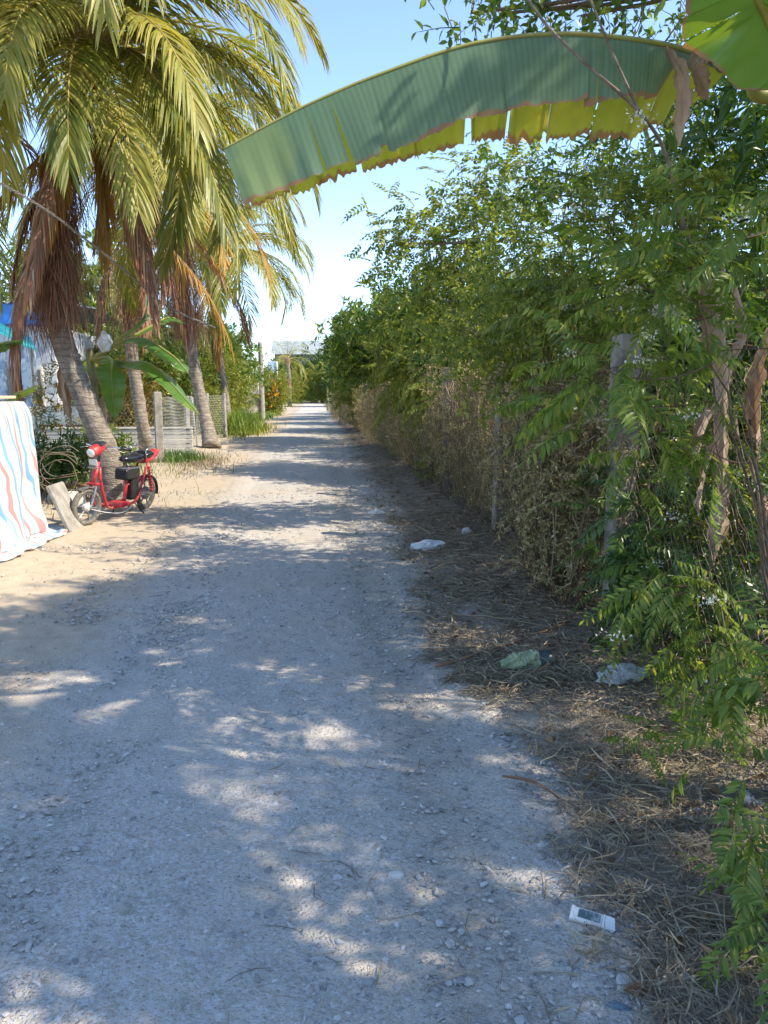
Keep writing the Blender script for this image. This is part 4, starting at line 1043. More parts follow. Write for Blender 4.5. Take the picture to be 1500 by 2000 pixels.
m.tube(spline([at(1130, -60, 3.1), at(1190, 90, 3.05), at(1250, 222, 3.05)], 16), np.linspace(.004, .006, 16), 5); m.build('twig_stem', M['bark'], root, smooth=True)
m = MB(); P_ = at(1250, 225, 3.05) + np.random.default_rng(1).normal(0, .025, (40, 3)); m.inst(leaf_lo(.018, .012), frames(np.random.default_rng(2).normal(size=(40, 3))), P_); m.build('flowers', M['petal'], root)
# flat flower head, sunlit, at right
def umbel(label, c, r, base, m_=None, seed=0):
    g = np.random.default_rng(seed); root = thing('flowering_umbel', label, 'flower', c)
    m = MB(); heads = c + g.uniform(-1, 1, (36, 3))*[r, r, .012]
    for h in heads: m.tube(bez(np.array(base), (np.array(base)+h)/2-[0, 0, .02], h, 4), .0016, 3, cap=False)
    m.build('stalks', M['grass'], root)
    m = MB(); P_ = np.repeat(heads, 22, 0) + g.normal(0, 1, (36*22, 3))*[.014, .014, .008]; m.inst(leaf_lo(.016, .008), frames(g.normal(size=(len(P_), 3))+[0, 0, .8]), P_)
    m.build('buds', m_ or M['leaf_yellow'], root)
umbel('pale green flat flower head catching the sun under the big banana leaf', at(1368, 355, 2.9), .085, at(1378, 420, 2.9), seed=3)
umbel('pale cream flower head in the middle of the feathery shrub', at(1300, 610, 3.2), .05, at(1305, 680, 3.2), M['petal'], seed=4)

# multi-stem bush in front of fence with dark stems
simple('dark_stemmed_bush', 'bush of many upright dark stems leaning over the verge before the nearest post', 'shrub', 1.85, 5.6, 2.3,
       [(at(1010, 660, 5.7), (.5, .55, .42), 18), (at(930, 590, 6.6), (.5, .7, .42), 17), (at(1100, 680, 5.4), (.45, .5, .42), 12)],
       T_simple, M['leaf_small'], 8, .8, 8, nst=16, r0=.012, spread=.55, jitter=.13, trunk='stems', crown='foliage', lean=(-.1, 0))
simple('yellowish_bush', 'yellow green bush hanging over the dry hedge past the second post', 'shrub', 2.1, 13.5, 2.1,
       [(at(810, 710, 13.5), (.7, 1.0, .6), 39), (at(850, 770, 12.5), (.5, .8, .4), 17), (at(790, 650, 15), (.8, 1.2, .5), 26)],
       T_pin, M['leaf_yellow'], 9, 1.5, 9, nst=5, r0=.02, spread=.8, jitter=.18, trunk='stems', crown='foliage')
simple('mango_tree', 'dense mango tree with bright hanging leaves over the dry hedge', 'tree', 3.3, 24, 4.0,
       [(at(715, 665, 24), (1.1, 1.6, .7), 51), (at(760, 640, 22), (1.2, 1.5, .85), 47), (at(740, 690, 23), (1.3, 1.5, .8), 39), (at(800, 640, 20), (1.0, 1.4, .8), 34)],
       T_mango, M['leaf_mango'], 9, 1.25, 10, nst=4, r0=.09, spread=1.3, jitter=.28)
simple('shade_tree', 'tall dark tree behind the round leaved tree on the right', 'tree', 3.6, 14, 3.0,
       [(at(840, 640, 14), (1.0, 1.2, .8), 33), (at(930, 600, 13.5), (1.2, 1.4, .9), 36), (at(880, 700, 13), (1.0, 1.2, .7), 26)],
       T_simple, M['leaf_dark'], 12, 1.4, 11, nst=4, r0=.06, spread=1.0, jitter=.22)
simple('hedge_bush', 'rounded dark bush close to the lane beyond the mango tree', 'shrub', 2.2, 42, 3.2,
       [(at(690, 705, 42), (1.3, 2.5, 1.2), 82), (at(680, 745, 46), (.9, 2.5, 1.0), 49)],
       T_mango, M['leaf_dark'], 8, 1.5, 12, nst=4, r0=.06, spread=.8, jitter=.35)
simple('hedge_bush', 'yellow green bush low on the dry hedge in middle distance', 'shrub', 1.9, 30, 1.6,
       [(at(700, 745, 30), (.9, 2.2, .7), 55)], T_pin, M['leaf_yellow'], 8, 2.0, 13, nst=4, r0=.03, spread=.6, jitter=.25, trunk='stems', crown='foliage')
simple('weed', 'small green weed growing at the foot of the dry hedge by the road', 'weed', *gp(830, 960)[:2], .4,
       [(gp(845, 950)+[0, 0, .3], (.22, .28, .25), 14)], T_simple, M['leaf_yellow'], 5, .8, 14, nst=4, r0=.006, spread=.2, jitter=.06, trunk='stems', crown='foliage')
simple('weed', 'pale low weed in the hedge foot behind the road edge rubbish', 'weed', *gp(790, 905)[:2], .35,
       [(gp(795, 900)+[0, 0, .25], (.3, .35, .22), 12)], T_pin, M['leaf_near'], 5, .8, 15, nst=4, r0=.006, spread=.2, jitter=.06, trunk='stems', crown='foliage')

# background shrubs behind the fence: prototypes copied with their own labels
protoA = simple('garden_bush', 'leafy bush behind the fence at the far right edge', 'shrub', 4.6, 7.0, 1.9,
       [((4.6, 7.0, 1.4), (1.0, 1.0, 1.0), 130), ((4.6, 7.0, .6), (1.0, 1.0, .5), 50)], T_simple, M['leaf_small'], 9, 1.2, 16, nst=6, r0=.03, spread=.7, jitter=.22, trunk='stems', crown='foliage', group='bushes behind the right fence')
protoB = simple('garden_bush', 'darker bush behind the fence beside the leafy bush', 'shrub', 3.3, 6.7, 1.6,
       [((3.3, 6.9, 1.2), (.8, .9, .9), 110)], T_mango, M['leaf_dark'], 7, .9, 17, nst=5, r0=.03, spread=.6, jitter=.2, trunk='stems', crown='foliage', group='bushes behind the right fence')
spots = [(protoA, 3.6, 9.8, 1.0, 'bush behind the fence at the second post'), (protoB, 5.6, 9.5, 1.35, 'dark bush deep behind the second fence post'),
         (protoA, 4.4, 13, 1.3, 'broad bush behind the tan vine mat'), (protoB, 3.4, 11.5, 1.1, 'low dark bush behind the tan vine mat'),
         (protoA, 3.6, 17, 1.4, 'bush showing above the middle dry hedge'), (protoB, 3.2, 19, 1.3, 'dark bush above the middle dry hedge'),
         (protoA, 7.5, 8.5, 1.6, 'big bush in the garden far right'), (protoB, 7.4, 5.2, 1.5, 'dark bush in the garden beyond the banana plant'),
         (protoA, 3.4, 29, 1.8, 'bush behind the far dry hedge near the mango tree'), (protoA, 3.6, 36, 2.0, 'rounded bush past the mango tree'),
         (protoB, 7.5, 14, 1.9, 'tall dark bush well back from the fence'), (protoA, 8.5, 20, 2.0, 'large bush far back on the right'),
         (protoB, 5.6, 6.2, 1.0, 'small dark bush low behind the nearest fence panel'), (protoB, 3.2, 52, 2.0, 'dark bush next to the far end of the lane')]
for k, (pr, x, y, s_, lab) in enumerate(spots):
    c = copy_tree(pr, label=lab); c.location = (x, y, 0); c.scale = (s_,)*3; c.rotation_euler = (0, 0, k*1.3)
# off-picture shade trees on the garden side of the fence
simple('shade_tree', 'spreading shade tree beside the viewer on the right, mostly outside the picture', 'tree', 4.2, .2, 4.0,
       [((3.7, .2, 3.5), (.9, 1.5, .4), 12), ((5.1, .2, 5.2), (1.0, 1.7, .4), 14), ((2.9, -1.0, 2.8), (.7, 1.3, .4), 7), ((3.0, -2.4, 4.3), (1.0, .9, .4), 7), ((4.4, 3.3, 5.3), (1.2, 1.0, .5), 26), ((5.1, .5, 6.6), (.8, 1.0, .3), 8)], T_simple, M['leaf_dark'], 46, 1.5, 32, nst=4, r0=.05, spread=1.0, jitter=.14, limb_n=7)

_b = np.array([4.3, .0, 0.])
banana('tall banana plant standing beside the viewer, its leaves shading the near lane', _b, 3.4,
       [([_b+[-.3, .3, 4.0], _b+[-.9, .9, 4.2], _b+[-1.6, 1.6, 3.7]], .22), ([_b+[-.2, .5, 4.4], _b+[-.3, 1.4, 4.9], _b+[-.5, 2.4, 4.7]], .26),
        ([_b+[-.3, -.5, 4.2], _b+[-.9, -1.2, 4.4], _b+[-1.5, -1.9, 3.9]], .24), ([_b+[.3, -.2, 4.4], _b+[.9, -.5, 4.8], _b+[1.7, -.9, 4.4]], .26)], 41)

# ================================================================== LEFT SIDE: fence, walls, house
root = thing('wire_fence', 'pale chicken wire fence on grey posts in front of the left garden', 'fence', (-3.6, 16, 0))
fp = [np.array([-5.6, 16.6]), np.array([-4.5, 16.2]), gp(313, 905)[:2], gp(368, 884)[:2], gp(412, 868)[:2]+[-.35, 2.0], gp(440, 856)[:2]]
m0 = [1.45, 1.5, 1.5, 1.4, 1.45, 1.45]
for i, (q, h) in enumerate(zip(fp, m0)):
    if i == 0: continue
    m = MB(); m.box((q[0], q[1], h/2-.05), (.16 if i in (2,) else .1, .12, h+.1), rotz(R(10*i)) @ rotx(R(rnd.uniform(-2, 2))), bev=.012); m.build('post', M['concrete'], root)
def hexmesh(m, a, b, z0, z1, cell, r):
    a = np.array([*a, 0.]); b = np.array([*b, 0.]); Ld = np.linalg.norm(b-a); d = (b-a)/Ld; nd = np.array([-d[1], d[0], 0])
    nx = int(Ld/cell); nz = int((z1-z0)/(cell*.86))
    E0 = []; E1 = []
    def pt(u, z): return a + d*u + np.array([0, 0, z]) + nd*.03*math.sin(u*3+z*2) + np.array([0, 0, .03*math.sin(u*2.2)])
    for j in range(nz):
        z = z0 + j*cell*.86; off = (j % 2)*cell/2
        for i in range(nx):
            u = i*cell+off
            E0.append(pt(u, z)); E1.append(pt(u, z+cell*.4))
            E0.append(pt(u, z+cell*.4)); E1.append(pt(u+cell/2, z+cell*.86))
            E0.append(pt(u, z+cell*.4)); E1.append(pt(u-cell/2, z+cell*.86))
    E0 = np.array(E0); E1 = np.array(E1); dd = nrm(E1-E0); s1 = nrm(np.cross(dd, nd)); s2 = np.broadcast_to(nd, s1.shape)
    V = []
    for E in (E0, E1):
        for th in (0, 2.09, 4.19): V.append(E + r*(s1*math.cos(th)+s2*math.sin(th)))
    V = np.stack(V, 1); q = np.array([[0, 1, 4, 3], [1, 2, 5, 4], [2, 0, 3, 5]])
    m.add(V.reshape(-1, 3), ((np.arange(len(E0))*6)[:, None, None]+q).reshape(-1, 4))
m = MB()
for a, b in zip(fp[:-1], fp[1:]): hexmesh(m, a, b, .05, 1.42, .085, .0022)
m.build('wire_mesh', M['wire_pale'], root)

# low concrete panel wall
a, b = at(86, 870, 19.5), at(372, 870, 19.0)
root = thing('low_wall', 'low pale wall of ribbed concrete panels behind the chicken wire', 'wall', (a[0], 19.3, 0))
m = MB()
for k in range(5):
    m.box(((a[0]+b[0])/2-2, 19.4+.012*(k % 2), .06+k*.115), (b[0]-a[0]+4, .06, .1), bev=.01)
m.build('panels', M['concrete_pale'], root)
m = MB(); m.box(((a[0]+b[0])/2-2, 19.4, .62), (b[0]-a[0]+4, .11, .05), bev=.01); m.build('coping', M['concrete_pale'], root)

# house
HY = 25.0
hx1 = at(112, 740, HY)[0]
root = thing('house', 'white house with blue painted roof edge at the left behind the palms', 'house', (hx1-3, HY, 0))
zt = at(20, 636, HY)[2]
m = MB(); m.box((hx1-4, HY+3, zt/2), (8, 6, zt), bev=.02); m.build('wall', M['white'], root)
m = MB(); m.box((hx1-4, HY+.0-.25, (at(20, 596, HY)[2]+zt)/2), (8.9, .5, at(20, 596, HY)[2]-zt), bev=.02); m.build('fascia', M['blue'], root)
m = MB(); n = 160; xs = np.linspace(hx1-8.6, hx1+.6, n); zz = .04*np.sin(np.arange(n)*1.3)
z1 = at(20, 596, HY)[2]
m.grid(np.stack([np.stack([xs, np.full(n, HY-.6), z1+.02+zz], -1), np.stack([xs, np.full(n, HY+3), z1+.22+zz], -1), np.stack([xs, np.full(n, HY+6.5), z1+zz], -1)], 1)); m.build('roof', M['tin'], root)
for px_ in (80, 25):
    q = at(px_, 760, HY); m = MB(); m.box((q[0], HY-.9, 1.45), (.35, .3, 2.9), bev=.01); m.build('column', M['bluetile'], root)
wr = m = MB(); m.box((at(50, 740, HY)[0], HY-.03, 1.5), (1.1, .06, 1.5), bev=.01); wn = m.build('window', M['white_dirty'], root)
m = MB(); m.box((at(50, 740, HY)[0], HY-.07, 1.5), (.95, .03, 1.35)); m.build('pane', M['darkglass'], wn)
m = MB(); m.box((hx1-.9, HY-.035, 1.15), (.95, .07, 2.1), bev=.01); m.build('door', M['white_dirty'], root)
q0 = at(90, 802, 22); m = MB(); m.box((q0[0]-2, 22, at(90, 812, 22)[2]), (6.5, .15, .5), bev=.02)
tag(m.build('garden_wall', M['white_dirty'], loc=(q0[0]-2, 22, .3)), 'low white speckled garden wall in front of the house', 'wall')
# teal awning
aw = [at(-120, 600, 18), at(-10, 640, 18), at(82, 680, 17)]
root = thing('awning', 'turquoise tarpaulin awning sloping down in front of the house', 'awning', (aw[1][0], 18, 0))
m = MB(); nn = 24; V = []
for i in range(nn):
    f = i/(nn-1); e = (1-f)*np.array(at(-150, 590, 19)) + f*np.array(at(82, 688, 17)); e2 = (1-f)*np.array(at(-150, 560, 22)) + f*np.array(at(60, 660, 22))
    V.append([e*(1-s_)+e2*s_ + [0, 0, -.12*math.sin(math.pi*s_) + .03*math.sin(f*20)] for s_ in np.linspace(0, 1, 8)])
m.grid(np.array(V)); 
V = []
for i in range(nn):
    f = i/(nn-1); e = (1-f)*np.array(at(-150, 590, 19)) + f*np.array(at(82, 688, 17)); V.append([e-[0, 0, .0], e-[0, 0, .15+.25*f]])
m.build('canopy', M['teal'], root, smooth=True)
for q in (at(60, 690, 17.2), at(-40, 660, 18.4), at(60, 690, 21.5)):
    m = MB(); m.tube([(q[0], q[1], 0), (q[0], q[1], q[2]+.1)], .035, 8); m.build('pole', M['metal'], root)

# utility pole with meter box
b = gp(512, 822); py_ = b[1]
root = thing('utility_pole', 'pale round concrete utility pole with a meter box beside the lane', 'pole', (b[0], py_, 0))
m = MB(); top = at(511, 668, py_)[2]; m.tube([(b[0], py_, z) for z in np.linspace(-.1, top, 30)], np.linspace(.17, .12, 30), 14); m.build('post', M['concrete'], root, smooth=True)
q = at(499, 755, py_-.2)
m = MB(); m.box((q[0]-.05, py_-.2, q[2]), (.42, .28, at(500, 744, py_)[2]-at(500, 768, py_)[2]+.12), bev=.02); bx = m.build('meter_box', M['white_dirty'], root)
m = MB(); m.tube([(b[0]-.2, py_-.1, q[2]-.3), (b[0]-.18, py_-.1, 0)], .02, 6); m.build('conduit', M['cable'], root)
# blue gate pillar
q = gp(533, 803); m = MB(); Dq = q[1]
root = thing('gate_pillar', 'tall blue and white gate pillar behind the utility pole', 'pillar', (q[0], Dq, 0))
m.box((q[0], Dq, 1.9), (.6, .6, 3.8), bev=.03); m.build('shaft', mat('pale_blue_paint', (.40, .52, .68), c2=(.5, .6, .72), nscale=2), root)
m = MB(); m.box((q[0]+.38, Dq-.05, 1.9), (.14, .6, 3.8), bev=.02); m.build('edge_strip', M['white'], root)

# building at the end of the lane
EY = 118.
xl, xr_ = at(528, 680, EY)[0], at(700, 680, EY)[0]; zt, zb = at(600, 666, EY)[2], at(600, 692, EY)[2]
root = thing('shed_building', 'large shed with pale corrugated roof closing the end of the lane', 'building', ((xl+xr_)/2, EY, 0))
m = MB(); n = 400; xs = np.linspace(xl, xr_+2, n); zz = .02*np.sin(np.arange(n)*1.1)
m.grid(np.stack([np.stack([xs, np.full(n, EY), zb+zz], -1), np.stack([xs, np.full(n, EY+6), zt+.4+zz], -1), np.stack([xs, np.full(n, EY+12), zb+zz], -1)], 1)[:, ::-1]); m.build('roof', M['tin'], root)
m = MB(); m.box(((xl+xr_)/2+1, EY+6, zb/2-.1), (xr_-xl+1, 10, zb-.2)); m.build('wall', M['concrete'], root)
m = MB(); m.box((xl+3.5, EY+.9, 1.6), (2.6, .15, 3.2)); m.build('door', M['darkglass'], root)
# power cables
for k, (ya, lab) in enumerate(((653, 'highest power cable crossing the sky at the end of the lane'), (659, 'middle power cable crossing the sky at the end of the lane'), (664, 'lowest power cable crossing the sky at the end of the lane'))):
    q = at(590, ya, 70); m = MB(); m.tube([(x, 70, q[2]+.0008*(x+1)**2) for x in np.linspace(-22, 22, 30)], .022, 4, cap=False)
    tag(m.build('power_cable', M['cable'], loc=(0, 70, q[2])), lab, 'cable', 'power cables at the end of the lane')

# twisted cable in front of the palms
c = spline([at(-80, 320, 7.5), at(0, 358, 7.8), at(90, 410, 8.2), at(160, 462, 8.7), at(240, 525, 9.3), at(330, 600, 10.5), at(420, 640, 13)], 240)
m = MB()
for ph in (0, 2.1, 4.2):
    s_ = np.arange(240)*.32+ph; m.tube(c + np.stack([.008*np.cos(s_), .005*np.sin(s_), .009*np.sin(s_)], -1), .0055, 4, cap=False)
tag(m.build('twisted_cable', M['cable_grey'], loc=c[0]), 'twisted grey cable slanting down across the palm trunks', 'cable')

# ------------------------------------------------------------------ left plants
lp = 'bushes in the left garden'
simple('croton_bush', 'yellow and red croton bush behind the banana plant', 'shrub', -5.7, 23.5, 1.6, [((-5.7, 23.5, 1.3), (.9, 1.0, .8), 90)], T_simple, M['leaf_croton'], 8, 1.5, 31, nst=5, r0=.03, jitter=.25, trunk='stems', crown='foliage', group=lp)
protoL = simple('green_bush', 'dark green bush behind the slender palm', 'shrub', -5.4, 26, 2.2, [((-5.4, 26, 1.8), (1.5, 1.3, 1.4), 170)], T_mango, M['leaf_mango'], 8, 1.1, 32, nst=5, r0=.04, jitter=.3, trunk='stems', crown='foliage', group=lp)
protoM = simple('yellow_bush', 'bright yellow green bush between the leaning palm and the utility pole', 'shrub', -4.1, 33, 2.2, [((-4.1, 33, 1.6), (1.3, 1.8, 1.4), 170)], T_simple, M['leaf_yellow'], 8, 1.6, 33, nst=5, r0=.04, jitter=.28, trunk='stems', crown='foliage', group=lp)
for k, (pr, x, y, s_, lab) in enumerate([(protoL, -6.4, 29, 1.1, 'green bush right of the house corner'), (protoM, -13.5, 22.5, .6, 'yellow green bush by the house columns'),
        (protoL, -6.6, 34, 1.5, 'tall green bush deep in the left garden'), (protoL, -4.9, 40, 1.5, 'green bush behind the bright yellow bush'),
        (protoM, -6.6, 47, 1.6, 'yellow green bush left of the gate pillar'), (protoM, -5.0, 84, 1.2, 'yellow green bush at the foot of the distant palm'),
        (protoL, -9.5, 60, 2.0, 'big green bush behind the gate pillar'), (protoM, -3.4, 98, 1.35, 'yellow bush at the left of the far end of the lane'),
        (protoL, -.5, 112, 1.6, 'green bush in front of the shed building'), (protoM, .9, 104, 1.6, 'yellow bush where the lane turns out of sight'),
        (protoM, -1.9, 112, .8, 'low yellow bush closing the left half of the lane end'), (protoL, -.2, 114, .75, 'low green bush closing the right half of the lane end'), (protoL, -12, 40, 2.6, 'large green bush beyond the house'), (protoL, 5.6, 78, 2.2, 'dense green bush on the right near the far end'), (protoL, 4.2, 100, 2.0, 'dark green bush right of the shed building door'), (protoM, -3.9, 27, .55, 'low yellow bush behind the wire fence end')]):
    c = copy_tree(pr, label=lab); c.location = (x, y, 0); c.scale = (s_,)*3; c.rotation_euler = (0, 0, k*1.7)
simple('backdrop_tree', 'wide dark tree standing under the shed roof line', 'tree', 1.2, 108, 5.0, [((1.3, 108, 3.9), (1.9, 2, 1.9), 110), ((-2.4, 109, 3.6), (2.0, 2, 1.9), 90), ((-5.2, 110, 3.4), (1.6, 2, 1.7), 50), ((3.6, 108, 5.0), (1.8, 2, 2.0), 80)], T_mango, M['leaf_dark'], 9, 3.0, 35, nst=4, r0=.15, jitter=.6)
simple('flower_bush', 'bush with orange flowers just right of the utility pole', 'shrub', at(531, 770, 50)[0], 50, 2.2, [((at(531, 770, 50)[0], 50, 1.5), (.8, 1, 1.3), 90)], T_simple, M['leaf_yellow'], 8, 2.0, 36, nst=4, r0=.03, jitter=.25, trunk='stems', crown='foliage')
r_ = MB(); g = np.random.default_rng(4); P_ = np.array([at(532, 768, 49)]*120) + g.normal(0, 1, (120, 3))*[.25, .3, .5]; r_.inst(leaf_lo(.13, .12), frames(g.normal(size=(120, 3))), P_)
ob = [o for o in bpy.data.objects if o.name.startswith('flower_bush')][0]; tag(r_.build('flowers', M['petal_y'], ob), kind='stuff')
simple('garden_plant', 'dark leaved plant between the covered table and the nearest palm', 'shrub', -4.1, 11.6, 1.0, [((-4.1, 11.6, .45), (.5, .4, .35), 40), ((-3.8, 11.8, .55), (.3, .3, .3), 14)], T_mango, M['leaf_dark'], 6, .6, 37, nst=5, r0=.012, jitter=.1, trunk='stems', crown='foliage')
simple('garden_plant', 'green plant behind the scooter seat at the palm foot', 'shrub', -3.3, 12.3, .9, [((-3.3, 12.3, .6), (.4, .4, .4), 40)], T_mango, M['leaf_mango'], 6, .6, 38, nst=5, r0=.012, jitter=.1, trunk='stems', crown='foliage')
simple('garden_plant', 'thin orange tipped plant growing beside the nearest trunk', 'shrub', -4.6, 13.2, 1.7, [((-4.3, 13.2, 1.35), (.35, .4, .35), 18)], T_simple, M['leaf_croton'], 6, .9, 39, nst=4, r0=.012, jitter=.14, trunk='stems', crown='foliage')
# grass patches
def grass(label, c, rx_, ry_, n, h, m_=None, seed=0, name='grass', w_=.012, thing_=False):
    g = np.random.default_rng(seed); x = c[0]+g.normal(0, rx_, n); y = c[1]+g.normal(0, ry_, n); z = gz(x, y)
    a = g.uniform(0, 6.28, n); d = np.stack([np.cos(a), np.sin(a), np.zeros(n)], -1); hh = h*g.uniform(.4, 1.1, n); ln = g.uniform(.2, .9, n)
    sd = np.stack([-d[:, 1], d[:, 0], np.zeros(n)], -1); V = []; b = np.stack([x, y, z], -1)
    for f, ww in ((0, .8), (.35, 1), (.7, .7), (1, .05)):
        q = b + d*(ln*hh*f*f)[:, None] + np.array([0, 0, 1.])*(hh*(f-.25*f*f*ln))[:, None]; V += [q-sd*w_*ww/2, q+sd*w_*ww/2]
    V = np.stack(V, 1); q = np.array([[0, 1, 3, 2], [2, 3, 5, 4], [4, 5, 7, 6]]); m = MB(); m.add(V.reshape(-1, 3), ((np.arange(n)*8)[:, None, None]+q).reshape(-1, 4))
    return tag(m.build(name, m_ or M['grass'], loc=(c[0], c[1], 0)), label, 'grass', kind=None if thing_ else 'stuff')
grass('dark grass tuft in shade before the chicken wire fence', gp(352, 900), .28, .45, 1300, .24, M['leaf_dark'], 1)
grass('short dry grass edging the lane near the leaning palm', gp(395, 905), .3, 1.2, 1500, .10, M['straw'], 2)
grass('bright tall grass clump left of the utility pole', gp(462, 846), .35, .9, 1300, 1.0, M['grass'], 3, 'grass_clump', .03, True)
grass('yellow green grass sloping down to the lane edge', gp(482, 842), .4, 2.0, 2000, .32, M['leaf_yellow'], 4, w_=.025)
grass('grass along the lane edge in the distance', gp(520, 812), .3, 7, 2000, .35, M['grass'], 5, w_=.05)
grass('weeds in the left garden behind the scooter', np.array([-5.2, 14.5, 0]), 1.0, 1.6, 3500, .3, M['grass'], 6, w_=.014)
grass('dry grass at the foot of the nearest palm', np.array([-3.3, 11.0, 0]), .5, .6, 900, .12, M['straw'], 8)

# ================================================================== RUBBLE, SLAB, VINE LOOPS near the scooter
p = gp(118, 1042); 
q0 = gp(110, 1046); q1 = gp(150, 1026)
c = (q0+q1)/2 + np.array([-.12, .22, .22])
dv = nrm(q1-q0); 
m = MB(); Rm = np.stack([dv, nrm(np.array([-.30, .52, .80])-dv*np.dot([-.30, .52, .80], dv)), np.zeros(3)], -1); Rm[:, 2] = np.cross(Rm[:, 0], Rm[:, 1])
m.box(q0*.5+q1*.5 + np.array([.1, .0, 0]) + Rm[:, 1]*.27, (.42, .56, .05), Rm, bev=.012)
tag(m.build('concrete_slab', M['concrete'], loc=q0), 'flat concrete slab leaning against the covered table beside the front wheel', 'slab')
rock('concrete_chunk', 'broken concrete chunk between the slab and the front wheel', 142, 1000, .2, M['concrete_pale'], 21, .8, 'rubble')
rock('concrete_chunk', 'brownish rubble block behind the slab', 118, 985, .18, M['concrete'], 22, .9, 'rubble')
rock('concrete_chunk', 'dark rounded boulder at the foot of the nearest palm', 150, 945, .32, M['concrete'], 23, .9, 'rubble')
root = thing('cut_vine', 'looped pale vine stems lying behind the slab and scooter', 'vine', gp(130, 960))
g = np.random.default_rng(6)
for k in range(6):
    cx, cz = 110+g.uniform(-6, 22), 915+g.uniform(-15, 20); pts = [at(cx + 42*math.cos(a)+g.normal(0, 4), cz+32*math.sin(a)+g.normal(0, 4), 9.3+.2*k/6) for a in np.linspace(g.uniform(0, 3), g.uniform(4.5, 6.8), 8)]
    m = MB(); m.tube(spline(pts, 36), .0042, 4); m.build('stem', M['drystem'], root, smooth=True)
g = np.random.default_rng(9)
root = thing('fallen_frond', 'yellow and brown fallen palm frond lying behind the front wheel', 'palm frond', gp(150, 975))
frond(gp(215, 968)+[0, 0, .1], R(200), R(12), 1.4, R(25), [M['palm_orange'], M['rachis_br']], root, .4, 26, .6, 5, name='leaflets', width=.025)

# ================================================================== TARP COVERED TABLE
cx0, cy1 = -2.99, 8.3; Ht = 1.40
root = thing('table', 'wooden trestle table hidden under the striped tarpaulin, its board showing on top', 'table', (-3.7, 7.2, 0))
m = MB(); m.box((-3.66, 6.95, Ht+.045), (1.3, 2.4, .03), bev=.006); m.build('board', M['wood'], root)
m = MB(); m.box((-3.72, 6.9, Ht-.045), (1.3, 2.3, .03)); m.build('tabletop', M['wood'], root)
for sx in (-4.3, -3.14):
    for sy in (5.9, 7.95): m = MB(); m.box((sx, sy, Ht/2-.03), (.06, .06, Ht-.06)); m.build('leg', M['wood'], root)
def tarp_extra(m, t, cur, mix, rgb, vec):
    N = t.nodes; L = t.links; a = N.new('ShaderNodeAttribute'); a.attribute_name = 'uvw'
    nz = N.new('ShaderNodeTexNoise'); nz.inputs['Scale'].default_value = 1.6; nz.inputs['Detail'].default_value = 2; L.new(a.outputs['Vector'], nz.inputs[0])
    sp = N.new('ShaderNodeSeparateXYZ'); L.new(a.outputs['Vector'], sp.inputs[0])
    def mt(op, x, y):
        q = N.new('ShaderNodeMath'); q.operation = op
        for i, s_ in enumerate((x, y)):
            if hasattr(s_, 'is_linked'): L.new(s_, q.inputs[i])
            else: q.inputs[i].default_value = s_
        return q.outputs[0]
    u = mt('ADD', mt('MULTIPLY', sp.outputs[0], 3.7), mt('ADD', mt('MULTIPLY', sp.outputs[1], .9), mt('MULTIPLY', nz.outputs[0], 1.5)))
    fr = mt('FRACT', u, 0)
    r = N.new('ShaderNodeValToRGB'); r.color_ramp.interpolation = 'CONSTANT'; el = r.color_ramp.elements
    cols = [(0, (.62, .61, .59)), (.24, (.16, .38, .58)), (.38, (.62, .61, .59)), (.60, (.56, .24, .24)), (.72, (.62, .61, .59)), (.84, (.26, .48, .58)), (.91, (.62, .61, .59))]
    el[0].position = 0; el[0].color = (*cols[0][1], 1); el[1].position = cols[1][0]; el[1].color = (*cols[1][1], 1)
    for p_, c_ in cols[2:]:
        e_ = el.new(p_); e_.color = (*c_, 1)
    L.new(fr, r.inputs[0])
    return mix(.12, r.outputs[0], rgb((.6, .59, .57)))
M['tarp'] = mat('striped_tarpaulin', rough=.5, extra=tarp_extra, trans=(1, 1, 1), tfac=.18, bump=(9, .25, .03))
